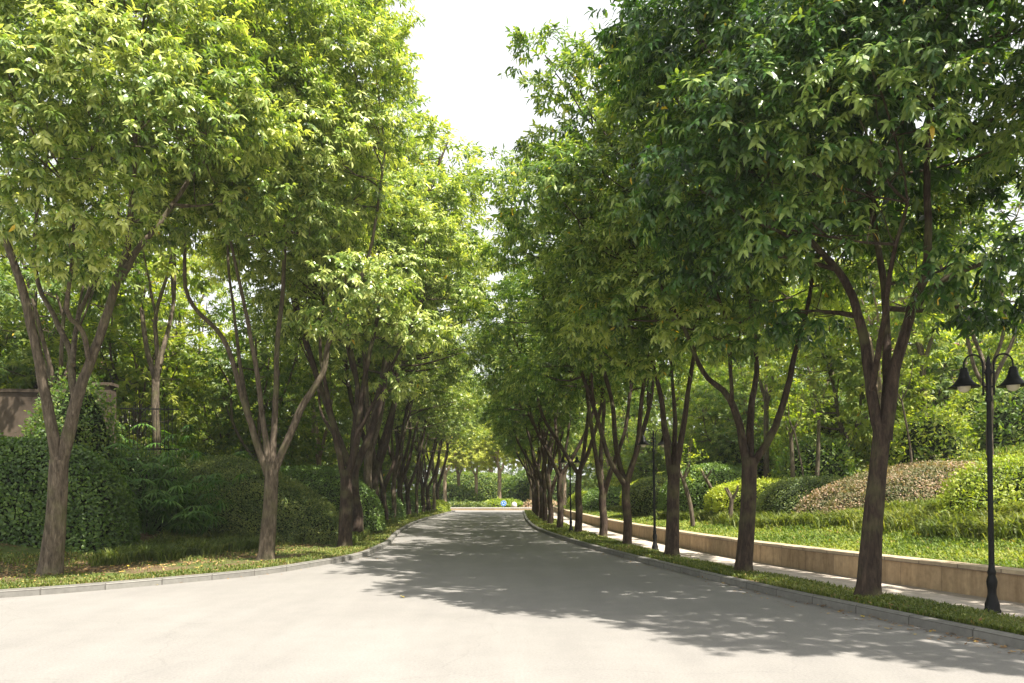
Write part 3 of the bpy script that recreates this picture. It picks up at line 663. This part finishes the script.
for k, (x, y, s, l) in enumerate([(-15, 27.5, 1.5, 'leafy bush behind the railing on the left'), (-17.8, 29.5, 1.8, 'leafy bush left of the railing behind the garden wall'), (-12.6, 33, 1.6, 'leafy bush on the bank behind the round mound'), (-20, 36, 2.2, 'wide bush before the pale left building'),
                                  (-13, 39, 1.9, 'bush on the crest of the left bank'), (-11.5, 47, 1.9, 'bush high on the left bank midway'), (-15, 51, 2.3, 'large bush deep in the left wood'), (-12, 60, 2.2, 'distant bush on the left bank'), (-13, 72, 2.4, 'farthest bush on the left bank')]):
    shrub('bush', l, 'bush', x, y, Zl(x, y) - .2, s, s * .9, s * 1.45, R.random() * 3, .95, ['leaf_bg', 'leaf_bg2'][k % 2], 260, .15, .075, .16, 'bushes on the left bank', .3)
# right
shrub('hedge', 'long russet and cream clipped mound hedge on the right lawn', 'hedge', 12.2, 21.4, .75, 4.2, 1.9, 1.65, -.30, 1.0, 'russet', 1500, .06, .034, .09, tint=.5, jut=.1)
shrub('hedge', 'dark olive clipped mound at the left end of the russet hedge', 'hedge', 9.3, 24.6, 1.0, 1.7, 1.5, 1.15, -.3, .85, 'olive', 1200, .05, .03, .05, tint=.4)
shrub('shrub', 'yellow green feathery shrub at the right edge behind the near lamp post', 'shrub', 11.0, 17.2, .7, 1.6, 1.2, 1.6, .0, .9, 'lime', 900, .09, .03, .12, jut=.14, tint=.3, hi=True)
shrub('hedge', 'lime yellow low hedge sloping up behind the second right tree', 'hedge', 9.2, 28.6, 1.3, 2.6, 1.5, .8, .55, .8, 'lime', 900, .07, .05, .07, tint=.55)
shrub('shrub', 'round clipped green shrub above the lime hedge', 'shrub', 8.0, 32.0, 1.25, 1.9, 1.7, 1.55, .0, .9, 'hedge', 700, .08, .05, .05, tint=.65)
shrub('hedge', 'dark rounded hedge left of the round green shrub', 'hedge', 7.4, 37.5, 1.0, 2.2, 2.4, 1.5, .2, .85, 'olive', 500, .08, .05, .06, tint=.5)
shrub('hedge', 'lime patch hedge high on the far right bank', 'hedge', 8.2, 44, 1.3, 2.0, 3.4, 1.2, .1, .8, 'lime', 350, .10, .07, .06, tint=.4)
shrub('hedge', 'long green hedge far along above the stone wall', 'hedge', 6.6, 55, .6, 1.6, 6, 1.5, .0, .8, 'hedge', 260, .11, .08, .05, tint=.6)
shrub('hedge', 'distant pale hedge at the far right corner', 'hedge', 6.4, 70, .5, 1.5, 5, 1.4, .0, .8, 'lime', 220, .12, .08, .05, tint=.3)
for k, (x, y, s, l) in enumerate([(16.2, 24.8, 1.6, 'glossy bush behind the near lamp heads'), (13.4, 25.6, 1.25, 'glossy bush above the middle of the russet hedge'), (19.5, 24, 1.9, 'big bush at the right edge above the russet hedge'), (17.5, 29, 1.9, 'bush behind the straight slim trees'), (11.3, 29.5, 1.3, 'dark bush with long leaves above the olive mound'),
                                  (13.8, 35, 1.9, 'bush before the right hand house'), (11, 38, 1.7, 'bush behind the round green shrub'), (20, 38, 2.4, 'large bush beside the house'), (11, 46, 2.0, 'bush on the right bank midway'), (15, 48, 2.4, 'large bush deep in the right wood'), (10, 56, 2.0, 'distant bush on the right bank'), (11, 68, 2.4, 'farthest bush on the right bank'), (24, 30, 2.4, 'outermost bush on the right')]):
    shrub('bush', l, 'bush', x, y, Zr(x, y) - .2, s, s * .9, s * 1.4, R.random() * 3, .95, ['leaf_bg2', 'leaf_bg'][k % 2], 280, .15, .07, .16, 'bushes on the right bank', .3, tint=.5)

# fan palms (left, in shade)
def fan_palm(label, x, y, z, n, h):
    t = empty('fan_palm', (x, y, z), label, 'palm', 'low fan palms on the left bank'); mb = MB(); ml = MB()
    for k in range(n):
        a = R.random() * 6.28; r = .15 + .35 * R.random(); hh = h * (.4 + .6 * R.random()); lean = .25 + .55 * R.random()
        b = V(math.cos(a) * r * .4, math.sin(a) * r * .4, 0); e = b + V(math.cos(a) * hh * lean, math.sin(a) * hh * lean, hh)
        branch(mb, b, e, .012, .007, 5, .05)
        nf = 13; th = np.linspace(-1.9, 1.9, nf); out = V(math.cos(a), math.sin(a), .35); sd = np.cross(out, V(0, 0, 1)); sd /= np.linalg.norm(sd)
        D = np.cos(th)[:, None] * out + np.sin(th)[:, None] * sd + V(0, 0, -.25)
        leaves(ml, np.repeat(e[None], nf, 0), D, V(0, 0, 1) + out * .3 + .2 * rdir(nf), np.full(nf, .5) * (.8 + .3 * R.random(nf)), np.full(nf, .05), np.clip(.5 + .2 * R.standard_normal(nf), 0, .9), .45, True)
    mb.obj('stems', M['palm'], t); ml.obj('fronds', M['palm'], t)
for (x, y, n, h, l) in [(-9.9, 21.6, 38, 1.5, 'fan palm beside the right end of the square hedge'), (-8.9, 21.9, 34, 1.25, 'fan palm in front of the round mound hedge'), (-9.4, 22.9, 34, 1.9, 'dense fan palm at the left foot of the round mound hedge'), (-10.6, 22.6, 30, 2.2, 'taller fan palm behind the square hedge corner'),
                        (-10.6, 29.0, 34, 2.6, 'fan palm above the round mound hedge'), (-9.9, 25.0 + 3.4, 40, 3.0, 'tall fan palm right of the railing'), (-12.6, 27.2, 36, 2.6, 'fan palm behind the railing')]:
    fan_palm(l, x, y, Zl(x, y) - .05, n, h)

# strap leaved clumps, lawn blades (uncountable ground cover)
def blades(name, label, X, Y, Z, h, w, leaf, lean=.5, tint=.45, patch=.12, dry=.0, cat=None):
    n = len(X); mb = MB(); P = np.column_stack([X, Y, Z]); a = R.random(n) * 6.283
    H = h * (.6 + .7 * R.random(n)); o = np.column_stack([np.cos(a), np.sin(a), np.zeros(n)]); s = np.column_stack([-np.sin(a), np.cos(a), np.zeros(n)])
    ln = lean * (.3 + R.random(n)); W = (w * (.7 + .6 * R.random(n)))[:, None]
    m = P + o * (H * ln * .35)[:, None] + V(0, 0, 1) * (H * .62)[:, None]
    t = P + o * (H * ln * 1.1)[:, None] + V(0, 0, 1) * (H * (1 - .35 * ln))[:, None]
    v = np.stack([P - s * W * .4, P + s * W * .4, m + s * W * .5, m - s * W * .5, t], 1).reshape(-1, 3)
    k = np.arange(n)[:, None] * 5; ti = np.clip(tint + .17 * R.standard_normal(n) + patch * np.sin(X * 1.7 + np.sin(Y)) * np.sin(Y * 1.1), 0, .9)
    if dry: ti = np.where(R.random(n) < dry, .97, ti)
    mb.add(v, k + np.array([[0, 1, 2, 3]]), 0, ti)
    f = k + np.array([[3, 2, 4]]) + mb.nv - len(v); mb.lv.append(f.ravel()); mb.ls.append(mb.nl + np.arange(n) * 3); mb.mi.append(np.zeros(n, int)); mb.t.append(ti); mb.uv.append(np.zeros((n * 3, 2))); mb.nl += n * 3
    o_ = mb.obj(name, M[leaf]); return tag(o_, label, cat or name.replace('_', ' '), kind='stuff')
def ysamp(n, a, b, p=1.6):   # more where nearer
    u = R.random(n); q = 1 - p; return (a ** q + u * (b ** q - a ** q)) ** (1 / q)
n = 95000; Y = ysamp(n, 5, 80, 2.0); s = R.random(n); x1 = KR(Y) + .17; x2 = WB(Y) - 1.24; X = x1 + (x2 - x1) * s
keep = R.random(n) < np.clip(.55 + .6 * np.sin(X * 3.1 + Y * .8) * np.sin(Y * 1.9), .25, 1)
X, Y = X[keep], Y[keep]; blades('grass', 'grass growing in the strip between right kerb and footpath', X, Y, np.full(len(X), .10), .075 + .0010 * Y, .009 + .0007 * Y, 'blade', .7, .5, dry=.02)
# left verge
n = 120000; Y = ysamp(n, 11.5, 80, 2.2); X = -R.random(n) ** 1.0 * 6.0
kx = np.interp(Y, kl[36:, 1], kl[36:, 0]); 
kx = np.where(Y < 16, np.interp(Y, [11.05, 11.6, 12.47, 13.9, 16], [-14, -9.6, -7.98, -6.6, -5.1]), kx); X = kx - .2 + X * np.where(Y < 20, 1.7, 1)
dd = dist_poly(np.column_stack([X, Y]), kl); bare = np.sin(X * 1.3 + 2) * np.sin(Y * 1.1 + X * .5)
keep = (dd > .17) & (dd < 5) & (R.random(n) < np.where(dd < 1.0, .9, np.where(dd < 3.6, np.clip(.16 + .45 * bare, .03, .7), .5))); X, Y = X[keep], Y[keep]
blades('grass', 'short grass on the left verge behind the kerb', X, Y, zl(X, Y) - .01, (.045 + .0012 * Y) * np.where(dd[keep] > 2.5, 1.7, 1), .009 + .0006 * Y, 'blade', .8, .5, dry=.04)
# strap-leaved cover on left bank foot
n = 42000; Y = ysamp(n, 15, 75, 1.7); X = np.interp(Y, kl[36:, 1], kl[36:, 0]) - np.where(Y > 24, .9, 3.0) - R.random(n) * 3.4; keep = (dist_poly(np.column_stack([X, Y]), kl) > np.where(Y > 24, .9, 2.9)) & (X > -8.6 - .15 * Y + 2.5) & (np.sin(X * 4 + Y) * np.sin(Y * 2.3) > -.45)
X, Y = X[keep], Y[keep]; blades('ground_cover', 'dark strap leaved ground cover at the foot of the left bank', X, Y, zl(X, Y) - .02, .34, .018 + .0005 * Y, 'blade', .9, .38)
# right lawn
n = 230000; Y = ysamp(n, 7, 80, 1.9); s = R.random(n) ** 1.1 * 13; X = WB(Y) + .36 + s
blades('lawn', 'sunlit shaggy lawn on the slope above the stone wall', X, Y, zr(X, Y) - .01, .11 + .0015 * Y, .014 + .0009 * Y, 'lawn', .8, .5, .22, .02)
n = 30000; cy = ysamp(260, 14, 60, 1.2); cs = 2.3 + 1.6 * R.random(260) + np.where(cy > 22, -.2, .6); ci = R.integers(0, 260, n)
Y = cy[ci] + .16 * R.standard_normal(n); X = WB(cy[ci]) + cs[ci] + .16 * R.standard_normal(n)
blades('ground_cover', 'tufts of arching strap leaves below the hedges on the right lawn', X, Y, zr(X, Y) - .02, .42, .02 + .0004 * Y, 'blade', 1.0, .5)
# dry leaf litter
def litter(name, label, X, Y, Z, L_, kind=None):
    n = len(X); mb = MB(); P = np.column_stack([X, Y, Z + .012]); D = rdir(n) * V(1, 1, .12)
    leaves(mb, P, D, V(0, 0, 1) + .35 * rdir(n), L_ * (.6 + .8 * R.random(n)), .4 * L_ * (.6 + .8 * R.random(n)), np.clip(R.random(n), 0, 1), -.15, True, fold=.3)
    return tag(mb.obj(name, M['dry']), label, 'leaf litter', kind='stuff')
m, nt, N, L_ = mat('dry_leaf'); a = N.new('ShaderNodeAttribute'); a.attribute_name = 'tint'
outp(nt, princ(nt, ramp(nt, [(0, (.10, .055, .025)), (.5, (.24, .14, .06)), (.85, (.36, .25, .12)), (1, (.5, .36, .06))], a.outputs['Fac']), .8, spec=.2).outputs[0]); M['dry'] = m
n = 14000; Y = ysamp(n, 12, 40, 1.6); X = np.interp(Y, kl[36:, 1], kl[36:, 0]) - 8 * R.random(n); dd = dist_poly(np.column_stack([X, Y]), kl); k_ = (dd > .3) & (dd < 6) & (R.random(n) < np.where(dd > 1.8, 1, .12))
litter('leaf_litter', 'brown dry leaves lying under the left trees and hedges', X[k_], Y[k_], zl(X[k_], Y[k_]), .09)
n = 450; Y = ysamp(n, 8, 50, 1.6); X = KR(Y) + .16 + 1.0 * R.random(n); litter('leaf_litter', 'dry leaves scattered in the right grass strip', X, Y, np.full(n, .13), .08)
n = 420; Y = ysamp(n, 8, 60, 1.5); sd = R.random(n) < .75; X = np.where(sd, KR(Y) - .04 - .5 * R.random(n) ** 2.5, np.interp(Y, kl[36:, 1], kl[36:, 0]) + .06 + .5 * R.random(n) ** 2)
X = np.where((Y < 14) & ~sd, KR(Y) - .1, X); litter('leaf_litter', 'small dry leaves gathered along the road gutters', X, Y, np.full(n, .0), .06)
mY = m_flat('yellow_leaf', (.62, .47, .05), .6)
for k, (u, v, l) in enumerate([(404, 598, 'yellow fallen leaf alone in the middle of the road'), (863, 617, 'yellow fallen leaf beside the kerb near the first right tree'), (742, 585, 'yellow fallen leaf by the kerb near the second right tree'), (752, 589, 'yellow fallen leaf in the gutter right of another one'), (130, 570, 'yellow leaf on the left verge grass')]):
    x, d = gp(u, v, 0 if k < 4 else .13); mb = MB(); P = V(0, 0, .01)[None]
    leaves(mb, P, rdir(1) * V(1, 1, .0), V(.2, .1, 1)[None], np.array([.11]), np.array([.055]), np.array([.5]), -.2, True, fold=.25)
    tag(mb.obj('fallen_leaf', mY, None, (x, d, 0 if k < 4 else .2)), l, 'leaf', 'yellow fallen leaves')

# ------------------------------------------------------------------ pollarded and young trees on the right bank
def pollard(label, x, y, h, lean, tuft=True, r=.08, knob=True):
    z = Zr(x, y) - .05; t = empty('pollarded_tree', (x, y, z), label, 'young tree', 'cut back young trees on the right bank'); mb = MB()
    top = V(lean[0], lean[1], h); P = smooth_path([V(0, 0, 0), top * V(.4, .4, .5) + V(.03, 0, 0), top], 6); tube(mb, P, np.linspace(r, r * .75, len(P)), 9, rough=.06)
    for k in range(4):
        a = k * 1.6 + R.random(); e = top + V(math.cos(a) * .22, math.sin(a) * .22, .22 + .2 * R.random()); branch(mb, top - V(0, 0, .06), e, r * .55, r * .35, 7)
        if tuft: branch(mb, e, e + V(math.cos(a) * .1, math.sin(a) * .1, .7 + .4 * R.random()), .015, .006, 4)
    mb.obj('trunk', M['bark'], t, smooth=(0,))
    if tuft:
        ml = MB(); O = top + V(0, 0, .55) + R.standard_normal((38, 3)) * V(.28, .28, .35); sprays(ml, O, nz(O - top), 8, .12, .06, .25, True, .3); ml.obj('crown', M['leaf_bg'], t)
for a in [('pollarded stub trunk leaning left just above the strappy tufts', 5.9, 26.0, 1.7, (-.35, 0)), ('pale cut trunk leaning left in front of the round green shrub', 7.7, 29.5, 1.5, (-.55, 0), False),
          ('short dark cut trunk below the leaning pale one', 6.9, 25.5, .9, (.1, 0), False), ('slim staked young trunk above the lime hedge', 9.6, 27.4, 2.4, (-.05, 0)), ('slim young trunk right of the staked one above the lime hedge', 10.6, 27.9, 2.6, (.1, 0)),
          ('thin young tree standing in the russet hedge', 11.2, 22.3, 2.6, (-.3, .1), True, .035), ('thin young tree beside the olive mound', 9.3, 25.3, 2.6, (-.35, .1), True, .035)]:
    pollard(*a)

# ------------------------------------------------------------------ lamp posts
def lamp():
    t = empty('lamp_post', (0, 0, 0), 'x', 'street lamp', 'black two armed lamp posts on the right verge')
    mb = MB(); lathe(mb, [(0, 0), (.10, 0), (.10, .04), (.085, .06), (.085, .12), (.07, .16), (.05, .24), (.05, .30), (.06, .36), (.064, .40), (.052, .45), (.042, .48), (.05, .51), (.05, .53), (.038, .56), (.035, .62), (.0, .62)], ns=20)
    mb.obj('base', M['black'], t, smooth=(0,))
    mb = MB(); lathe(mb, [(.034, .6), (.032, 1.4), (.030, 2.2), (.027, 2.66), (.040, 2.68), (.040, 2.73), (.03, 2.75), (.029, 3.0), (.040, 3.02), (.040, 3.06), (.026, 3.09), (.026, 3.12), (.036, 3.14), (.02, 3.18), (.024, 3.20), (.012, 3.24), (0, 3.27)], ns=16)
    mb.obj('pole', M['black'], t, smooth=(0,))
    for sx in (-1, 1):
        mb = MB(); a = np.linspace(0, np.pi, 14); cx = .065 + .113
        arc = [V(sx * (cx - .113 * math.cos(k)), 0, 3.15 + .12 * math.sin(k)) for k in a]
        P = [V(sx * .065, 0, 2.78), V(sx * .065, 0, 2.95)] + arc + [V(sx * (cx + .113), 0, 3.09)]
        tube(mb, np.array(P), .0115, 8)
        for z in (2.86, 3.04): tube(mb, np.array([V(0, 0, z), V(sx * .065, 0, z)]), .012, 8)
        lathe(mb, [(0, 2.75), (.014, 2.76), (.014, 2.785), (0, 2.79)], (sx * .065, 0, 0), 8); mb.obj('arm', M['black'], t, smooth=(0,))
        mb = MB(); c = (sx * (cx + .113), 0, 0)
        lathe(mb, [(0, 3.11), (.034, 3.105), (.045, 3.09), (.045, 3.06), (.054, 3.05), (.062, 3.0), (.082, 2.96), (.112, 2.92), (.148, 2.885), (.182, 2.868), (.182, 2.856), (.14, 2.866), (.10, 2.90), (.06, 2.94), (0, 2.96)], c, 24)
        sh = mb.obj('lamp_shade', M['black'], t, smooth=(0,))
        mb = MB(); lathe(mb, [(0.0001, 2.792)] + [(.078 * math.sin(k), 2.872 - .08 * math.cos(k)) for k in np.linspace(.15, 2.6, 10)], c, 18)
        mb.obj('globe', M['globe'], sh, smooth=(0,))
    return t
lp = lamp()
for k, ((u, v), rz, l) in enumerate([((990, 612.5), -.12, 'nearest and tallest black lamp post with two bell shades, by the stone wall'), ((655, 550.5), .25, 'middle black lamp post, left of the third right tree'), ((571, 531.5), .1, 'farthest small black lamp post in the shade of the right row')]):
    x, d = gp(u, v)
    if k == 0: lp.location = (x + .03, d, .11); lp.rotation_euler = (0, math.radians(-.9), rz); lp['label'] = l
    else:
        c = lp.copy(); COL.objects.link(c); c.location = (x, d, .11); c.rotation_euler.z = rz; c['label'] = l
        for ch in list(lp.children):
            q = ch.copy(); COL.objects.link(q); q.parent = c
            for g_ in list(ch.children): w_ = g_.copy(); COL.objects.link(w_); w_.parent = q

# ------------------------------------------------------------------ garden wall, railing, buildings
w = empty('garden_wall', (-14.8, 24.2, 0), 'shade-toned beige garden wall with capping above the square hedge', 'wall', rz=.10)
mb = MB(); box(mb, (-1.8, 0, 2.9), (8.4, .25, 3.6)); mb.obj('wall_face', M['gardenwall'], w)
mb = MB(); box(mb, (-1.8, 0, 4.76), (8.5, .36, .1)); mb.obj('capping', M['gardenwall'], w)
for xx in (2.4, -2.2):
    mb = MB(); box(mb, (xx, 0, 2.98), (.45, .45, 3.9)); box(mb, (xx, 0, 4.98), (.56, .56, .09)); mb.obj('pillar', M['gardenwall'], w)
f = empty('railing', (-12.2, 24.8, 2.25), 'black metal railing running on from the garden wall', 'fence', rz=.12)
for z in (.3, 1.55):
    mb = MB(); box(mb, (.92, 0, z + .5), (1.75, .03, .04)); mb.obj('rail', M['black'], f)
for k in range(15):
    mb = MB(); tube(mb, np.array([V(.1 + k * .115, .0, 0), V(.1 + k * .115, 0, 2.1), V(.1 + k * .115, 0, 2.2)]), [.010, .010, .002], 5); mb.obj('bar', M['black'], f)
def house(label, x, y, z, w_, d_, h, rz, floors, cols, wallm, gr=None):
    t = empty('apartment_building', (x, y, z), label, 'building', gr, rz); mb = MB(); box(mb, (0, 0, h / 2), (w_, d_, h)); mb.obj('wall', M[wallm], t)
    mb = MB(); e = .5; hh = 2.2; a, b = w_ / 2 + e, d_ / 2 + e
    mb.add([(-a, -b, h), (a, -b, h), (a, b, h), (-a, b, h), (-a * .5, 0, h + hh), (a * .5, 0, h + hh)], [[0, 1, 5, 4], [2, 3, 4, 5]]); mb.add([(-a, -b, h), (a, -b, h), (a, b, h), (-a, b, h), (-a * .5, 0, h + hh), (a * .5, 0, h + hh)], [[1, 2, 5], [3, 0, 4]])
    mb.add([(-a, -b, h), (a, -b, h), (a, b, h), (-a, b, h)], [[3, 2, 1, 0]]); mb.obj('roof', M['rooftile'], t)
    for i in range(floors):
        for j in range(cols):
            cx = -w_ / 2 + w_ * (j + .5) / cols; cz = 1.7 + i * 3
            mb = MB(); box(mb, (cx, -d_ / 2 - .03, cz), (1.5, .1, 1.6)); fr = mb.obj('window', M['plaster_w'], t)
            mb = MB(); box(mb, (cx, -d_ / 2 - .085, cz), (1.3, .02, 1.4)); mb.obj('pane', M['pane'], fr)
            mb = MB(); box(mb, (cx, -d_ / 2 - .15, cz - .85), (1.7, .25, .08)); mb.obj('sill', M['stone_pale'], fr)
house('pale apartment building with tiled roof glimpsed through the right wood', 44, 82, 5, 18, 9, 10, -.3, 3, 5, 'plaster_w')
house('pinkish beige apartment building glimpsed through the left wood', -46, 92, 4, 20, 9, 11, .35, 3, 6, 'plaster')

# ------------------------------------------------------------------ far end: island across the junction
mb = MB(); pth = np.array([(-60., 90.), (60., 90.)])
strip(mb, z3(pth, -.01), z3(pth, .20)); strip(mb, z3(pth + V(0, -.03), .2), z3(pth + V(0, -.03), .3), 1); strip(mb, z3(pth + V(0, -.03), .3), z3(pth + V(0, .4), .3), 1)
tag(mb.obj('kerb', [M['wall'], M['stone_pale']]), kind='structure')
mb = MB(); box(mb, (0, 150.37, .14), (160, 120, .28)); tag(mb.obj('traffic_island', M['ground']), kind='structure')
for x, y, rx, ry, h, lf, tn, l in [(x, y - 8, *q) for x, y, *q in [(-5.4, 101.5, 3.4, 1.4, .42, 'olive', .5, 'yellowish low hedge on the island at the left end of the road view'), (-1.2, 103.5, 2.6, 3, .75, 'lime', .15, 'bright green grassy mound hedge on the island in the middle'),
                             (3.6, 112, 4.6, 3, 4.8, 'leaf_bg2', .4, 'big dark evergreen mass behind the blue sign'), (3.4, 101.5, 2.0, 1.3, .75, 'russet', .7, 'sandy low hedge on the island at the right'), (-8.5, 106, 5, 3, 2.4, 'leaf_bg2', .5, 'mid green bush left on the island'), (12, 106, 6, 3, 3.5, 'leaf_bg2', .5, 'mid green bush right on the island'), (-5, 116, 8, 3, 4.5, 'leaf_bg2', .6, 'wide bush at the back of the island')]]:
    shrub('hedge', l, 'hedge', x, y, .2, rx, ry, h, 0, .85, lf, 110, .22, .14, .08, tint=tn, jut=.2)
C1 = proto(9, 6.8, 3.0, 2.8, 4.2, .24, M['leaf_bg'], M['bark_pale'], 28, 20, 9, .34, .15, 'island_tree', n=3, tint=.82)  # high tint lightens the foliage colour to carry the far hazy glow
for k, (x, y, l) in enumerate([(-8.0, 103, 'pale trunk tree at the left end of the island'), (-6.6, 107, 'slimmer pale trunk tree second from the left on the island'), (-4.3, 105, 'tree in the middle left of the island'), (-1.5, 104.5, 'single thick pale trunk tree in the middle of the island'), (2.4, 105.5, 'tree just left of the blue sign'), (6.3, 103.5, 'pale trunk tree at the right of the island'), (-13, 108, 'island tree hidden past the left row'), (11, 108, 'island tree past the right row'),
                               (-9.5, 118, 'tall tree at the back left of the island'), (-3, 122, 'tall tree at the back middle of the island'), (4.5, 120, 'tall tree at the back right of the island'), (12, 120, 'tall tree far back on the right')]):
    put(C1, (x, y - 8, .2), R.random() * 6, (1.0 if k < 8 else 1.5) * (.9 + .2 * R.random()), l, 'trees on the far island')
# sign
s = empty('traffic_sign', (-.95, 90.9, .26), 'round blue traffic sign with white arrows on the far island', 'sign'); mb = MB(); tube(mb, np.array([V(0, .04, 0), V(0, .04, .75)]), .035, 10); mb.obj('post', M['grey'], s, smooth=(0,))
def disc(mb, r, y0, y1, z, n=32, mat=0):
    th = np.linspace(0, 2 * np.pi, n, endpoint=False); a = np.column_stack([r * np.cos(th), np.full(n, y0), z + r * np.sin(th)]); b = a.copy(); b[:, 1] = y1
    mb.add(a, [list(range(n))], mat); mb.add(b, [list(range(n))[::-1]], mat); mb.add(np.vstack([a, b]), [[i, i + n, (i + 1) % n + n, (i + 1) % n] for i in range(n)], mat)
mb = MB(); disc(mb, .33, -.03, 0, 0.5); d_ = mb.obj('sign_plate', M['white'], s)
mb = MB(); disc(mb, .31, -.037, -.031, 0.5); mb.obj('sign_face', M['blue'], d_)
mb = MB()
for k in range(3):
    a = 1.57 + k * 2.094; c, sn = math.cos(a), math.sin(a); c2, s2 = math.cos(a + .9), math.sin(a + .9)
    arc = [(0.0 * math.cos(a + t), 0. * math.sin(a + t)) for t in np.linspace(0, 1.2, 7)]
    o_ = [(.19 * math.cos(a + t), .19 * math.sin(a + t)) for t in np.linspace(0, 1.2, 7)]; i_ = [(.14 * math.cos(a + t), .14 * math.sin(a + t)) for t in np.linspace(0, 1.2, 7)]
    v = [(p[0], -.0405, 0.5 + p[1]) for p in o_ + i_]; mb.add(v, [[j, j + 1, j + 8, j + 7] for j in range(6)])
    e = a + 1.2; mb.add([(.23 * math.cos(e), -.0405, 0.5 + .23 * math.sin(e)), (.165 * math.cos(e + .5), -.0405, 0.5 + .165 * math.sin(e + .5)), (.10 * math.cos(e), -.0405, 0.5 + .10 * math.sin(e))], [[0, 1, 2]])
mb.obj('arrows', M['white'], d_)
mb = MB(); lathe(mb, [(0, 0), (.3, 0), (.32, .25), (.28, .5), (.18, .62), (0, .66)], (0, 0, 0), 14); tag(mb.obj('stone_bollard', M['stone_pale'], None, (.25, 91.4, .26), smooth=(0,)), 'small pale rounded stone bollard right of the blue sign', 'bollard')

mb = MB(); mb.add([(a, b, c) for c in (-1.2, 24) for b in (-45, 260) for a in (-270, 270)], [[0, 2, 3, 1], [4, 5, 7, 6], [0, 1, 5, 4], [2, 6, 7, 3], [0, 4, 6, 2], [1, 3, 7, 5]])
m, nt, N, L_ = mat('haze_air'); pv = N.new('ShaderNodeVolumePrincipled'); pv.inputs['Color'].default_value = (.93, .95, .96, 1); pv.inputs['Density'].default_value = .0005; pv.inputs['Anisotropy'].default_value = .2
o_ = N.new('ShaderNodeOutputMaterial'); L_.new(pv.outputs[0], o_.inputs['Volume']); tag(mb.obj('haze', m), kind='stuff')

# ------------------------------------------------------------------ light, sky, camera
EL, AZ = math.radians(60), math.radians(130)     # azimuth measured from +Y towards +X
wd = bpy.data.worlds.new('World'); sc.world = wd; wd.use_nodes = True; nt = wd.node_tree; bg = nt.nodes['Background']
sk = nt.nodes.new('ShaderNodeTexSky'); sk.sky_type = 'NISHITA'; sk.sun_disc = False; sk.sun_elevation = EL; sk.sun_rotation = AZ
sk.air_density = 1.0; sk.dust_density = 5.0; sk.ozone_density = 1.0; sk.altitude = 0
hz = nt.nodes.new('ShaderNodeMix'); hz.data_type = 'RGBA'; hz.inputs[0].default_value = .86     # thin white summer haze over the whole sky
nt.links.new(sk.outputs[0], hz.inputs[6]); hz.inputs[7].default_value = (3.2, 3.2, 3.12, 1)
nt.links.new(hz.outputs[2], bg.inputs[0]); bg.inputs[1].default_value = .15
ld = bpy.data.lights.new('sun', 'SUN'); ld.energy = 4.7; ld.angle = math.radians(.6); ld.color = (1, .93, .83)
so = bpy.data.objects.new('sun', ld); COL.objects.link(so)
from mathutils import Vector
dv = Vector((math.sin(AZ) * math.cos(EL), math.cos(AZ) * math.cos(EL), math.sin(EL))); so.rotation_euler = dv.to_track_quat('Z', 'Y').to_euler(); so.location = dv * 60
cam = bpy.data.cameras.new('camera'); cam.sensor_width = 36; cam.lens = F / 1024 * 36; cam.shift_y = (VH - 341.5) / 1024; cam.clip_end = 4000; cam.clip_start = .05
co = bpy.data.objects.new('camera', cam); COL.objects.link(co); co.location = (0, 0, CH); co.rotation_euler = (math.pi / 2, 0, 0); sc.camera = co
vs = sc.view_settings; sc.display_settings.display_device = 'sRGB'; vs.view_transform = 'Standard'; vs.look = 'None'; vs.exposure = 1.56; vs.gamma = 1; vs.use_curve_mapping = False
cy = sc.cycles; cy.max_bounces = 7; cy.diffuse_bounces = 3; cy.glossy_bounces = 2; cy.transmission_bounces = 5; cy.transparent_max_bounces = 4
cy.use_denoising = True; cy.denoiser = 'OPENIMAGEDENOISE'; cy.denoising_input_passes = 'RGB_ALBEDO_NORMAL'; cy.sample_clamp_indirect = 6
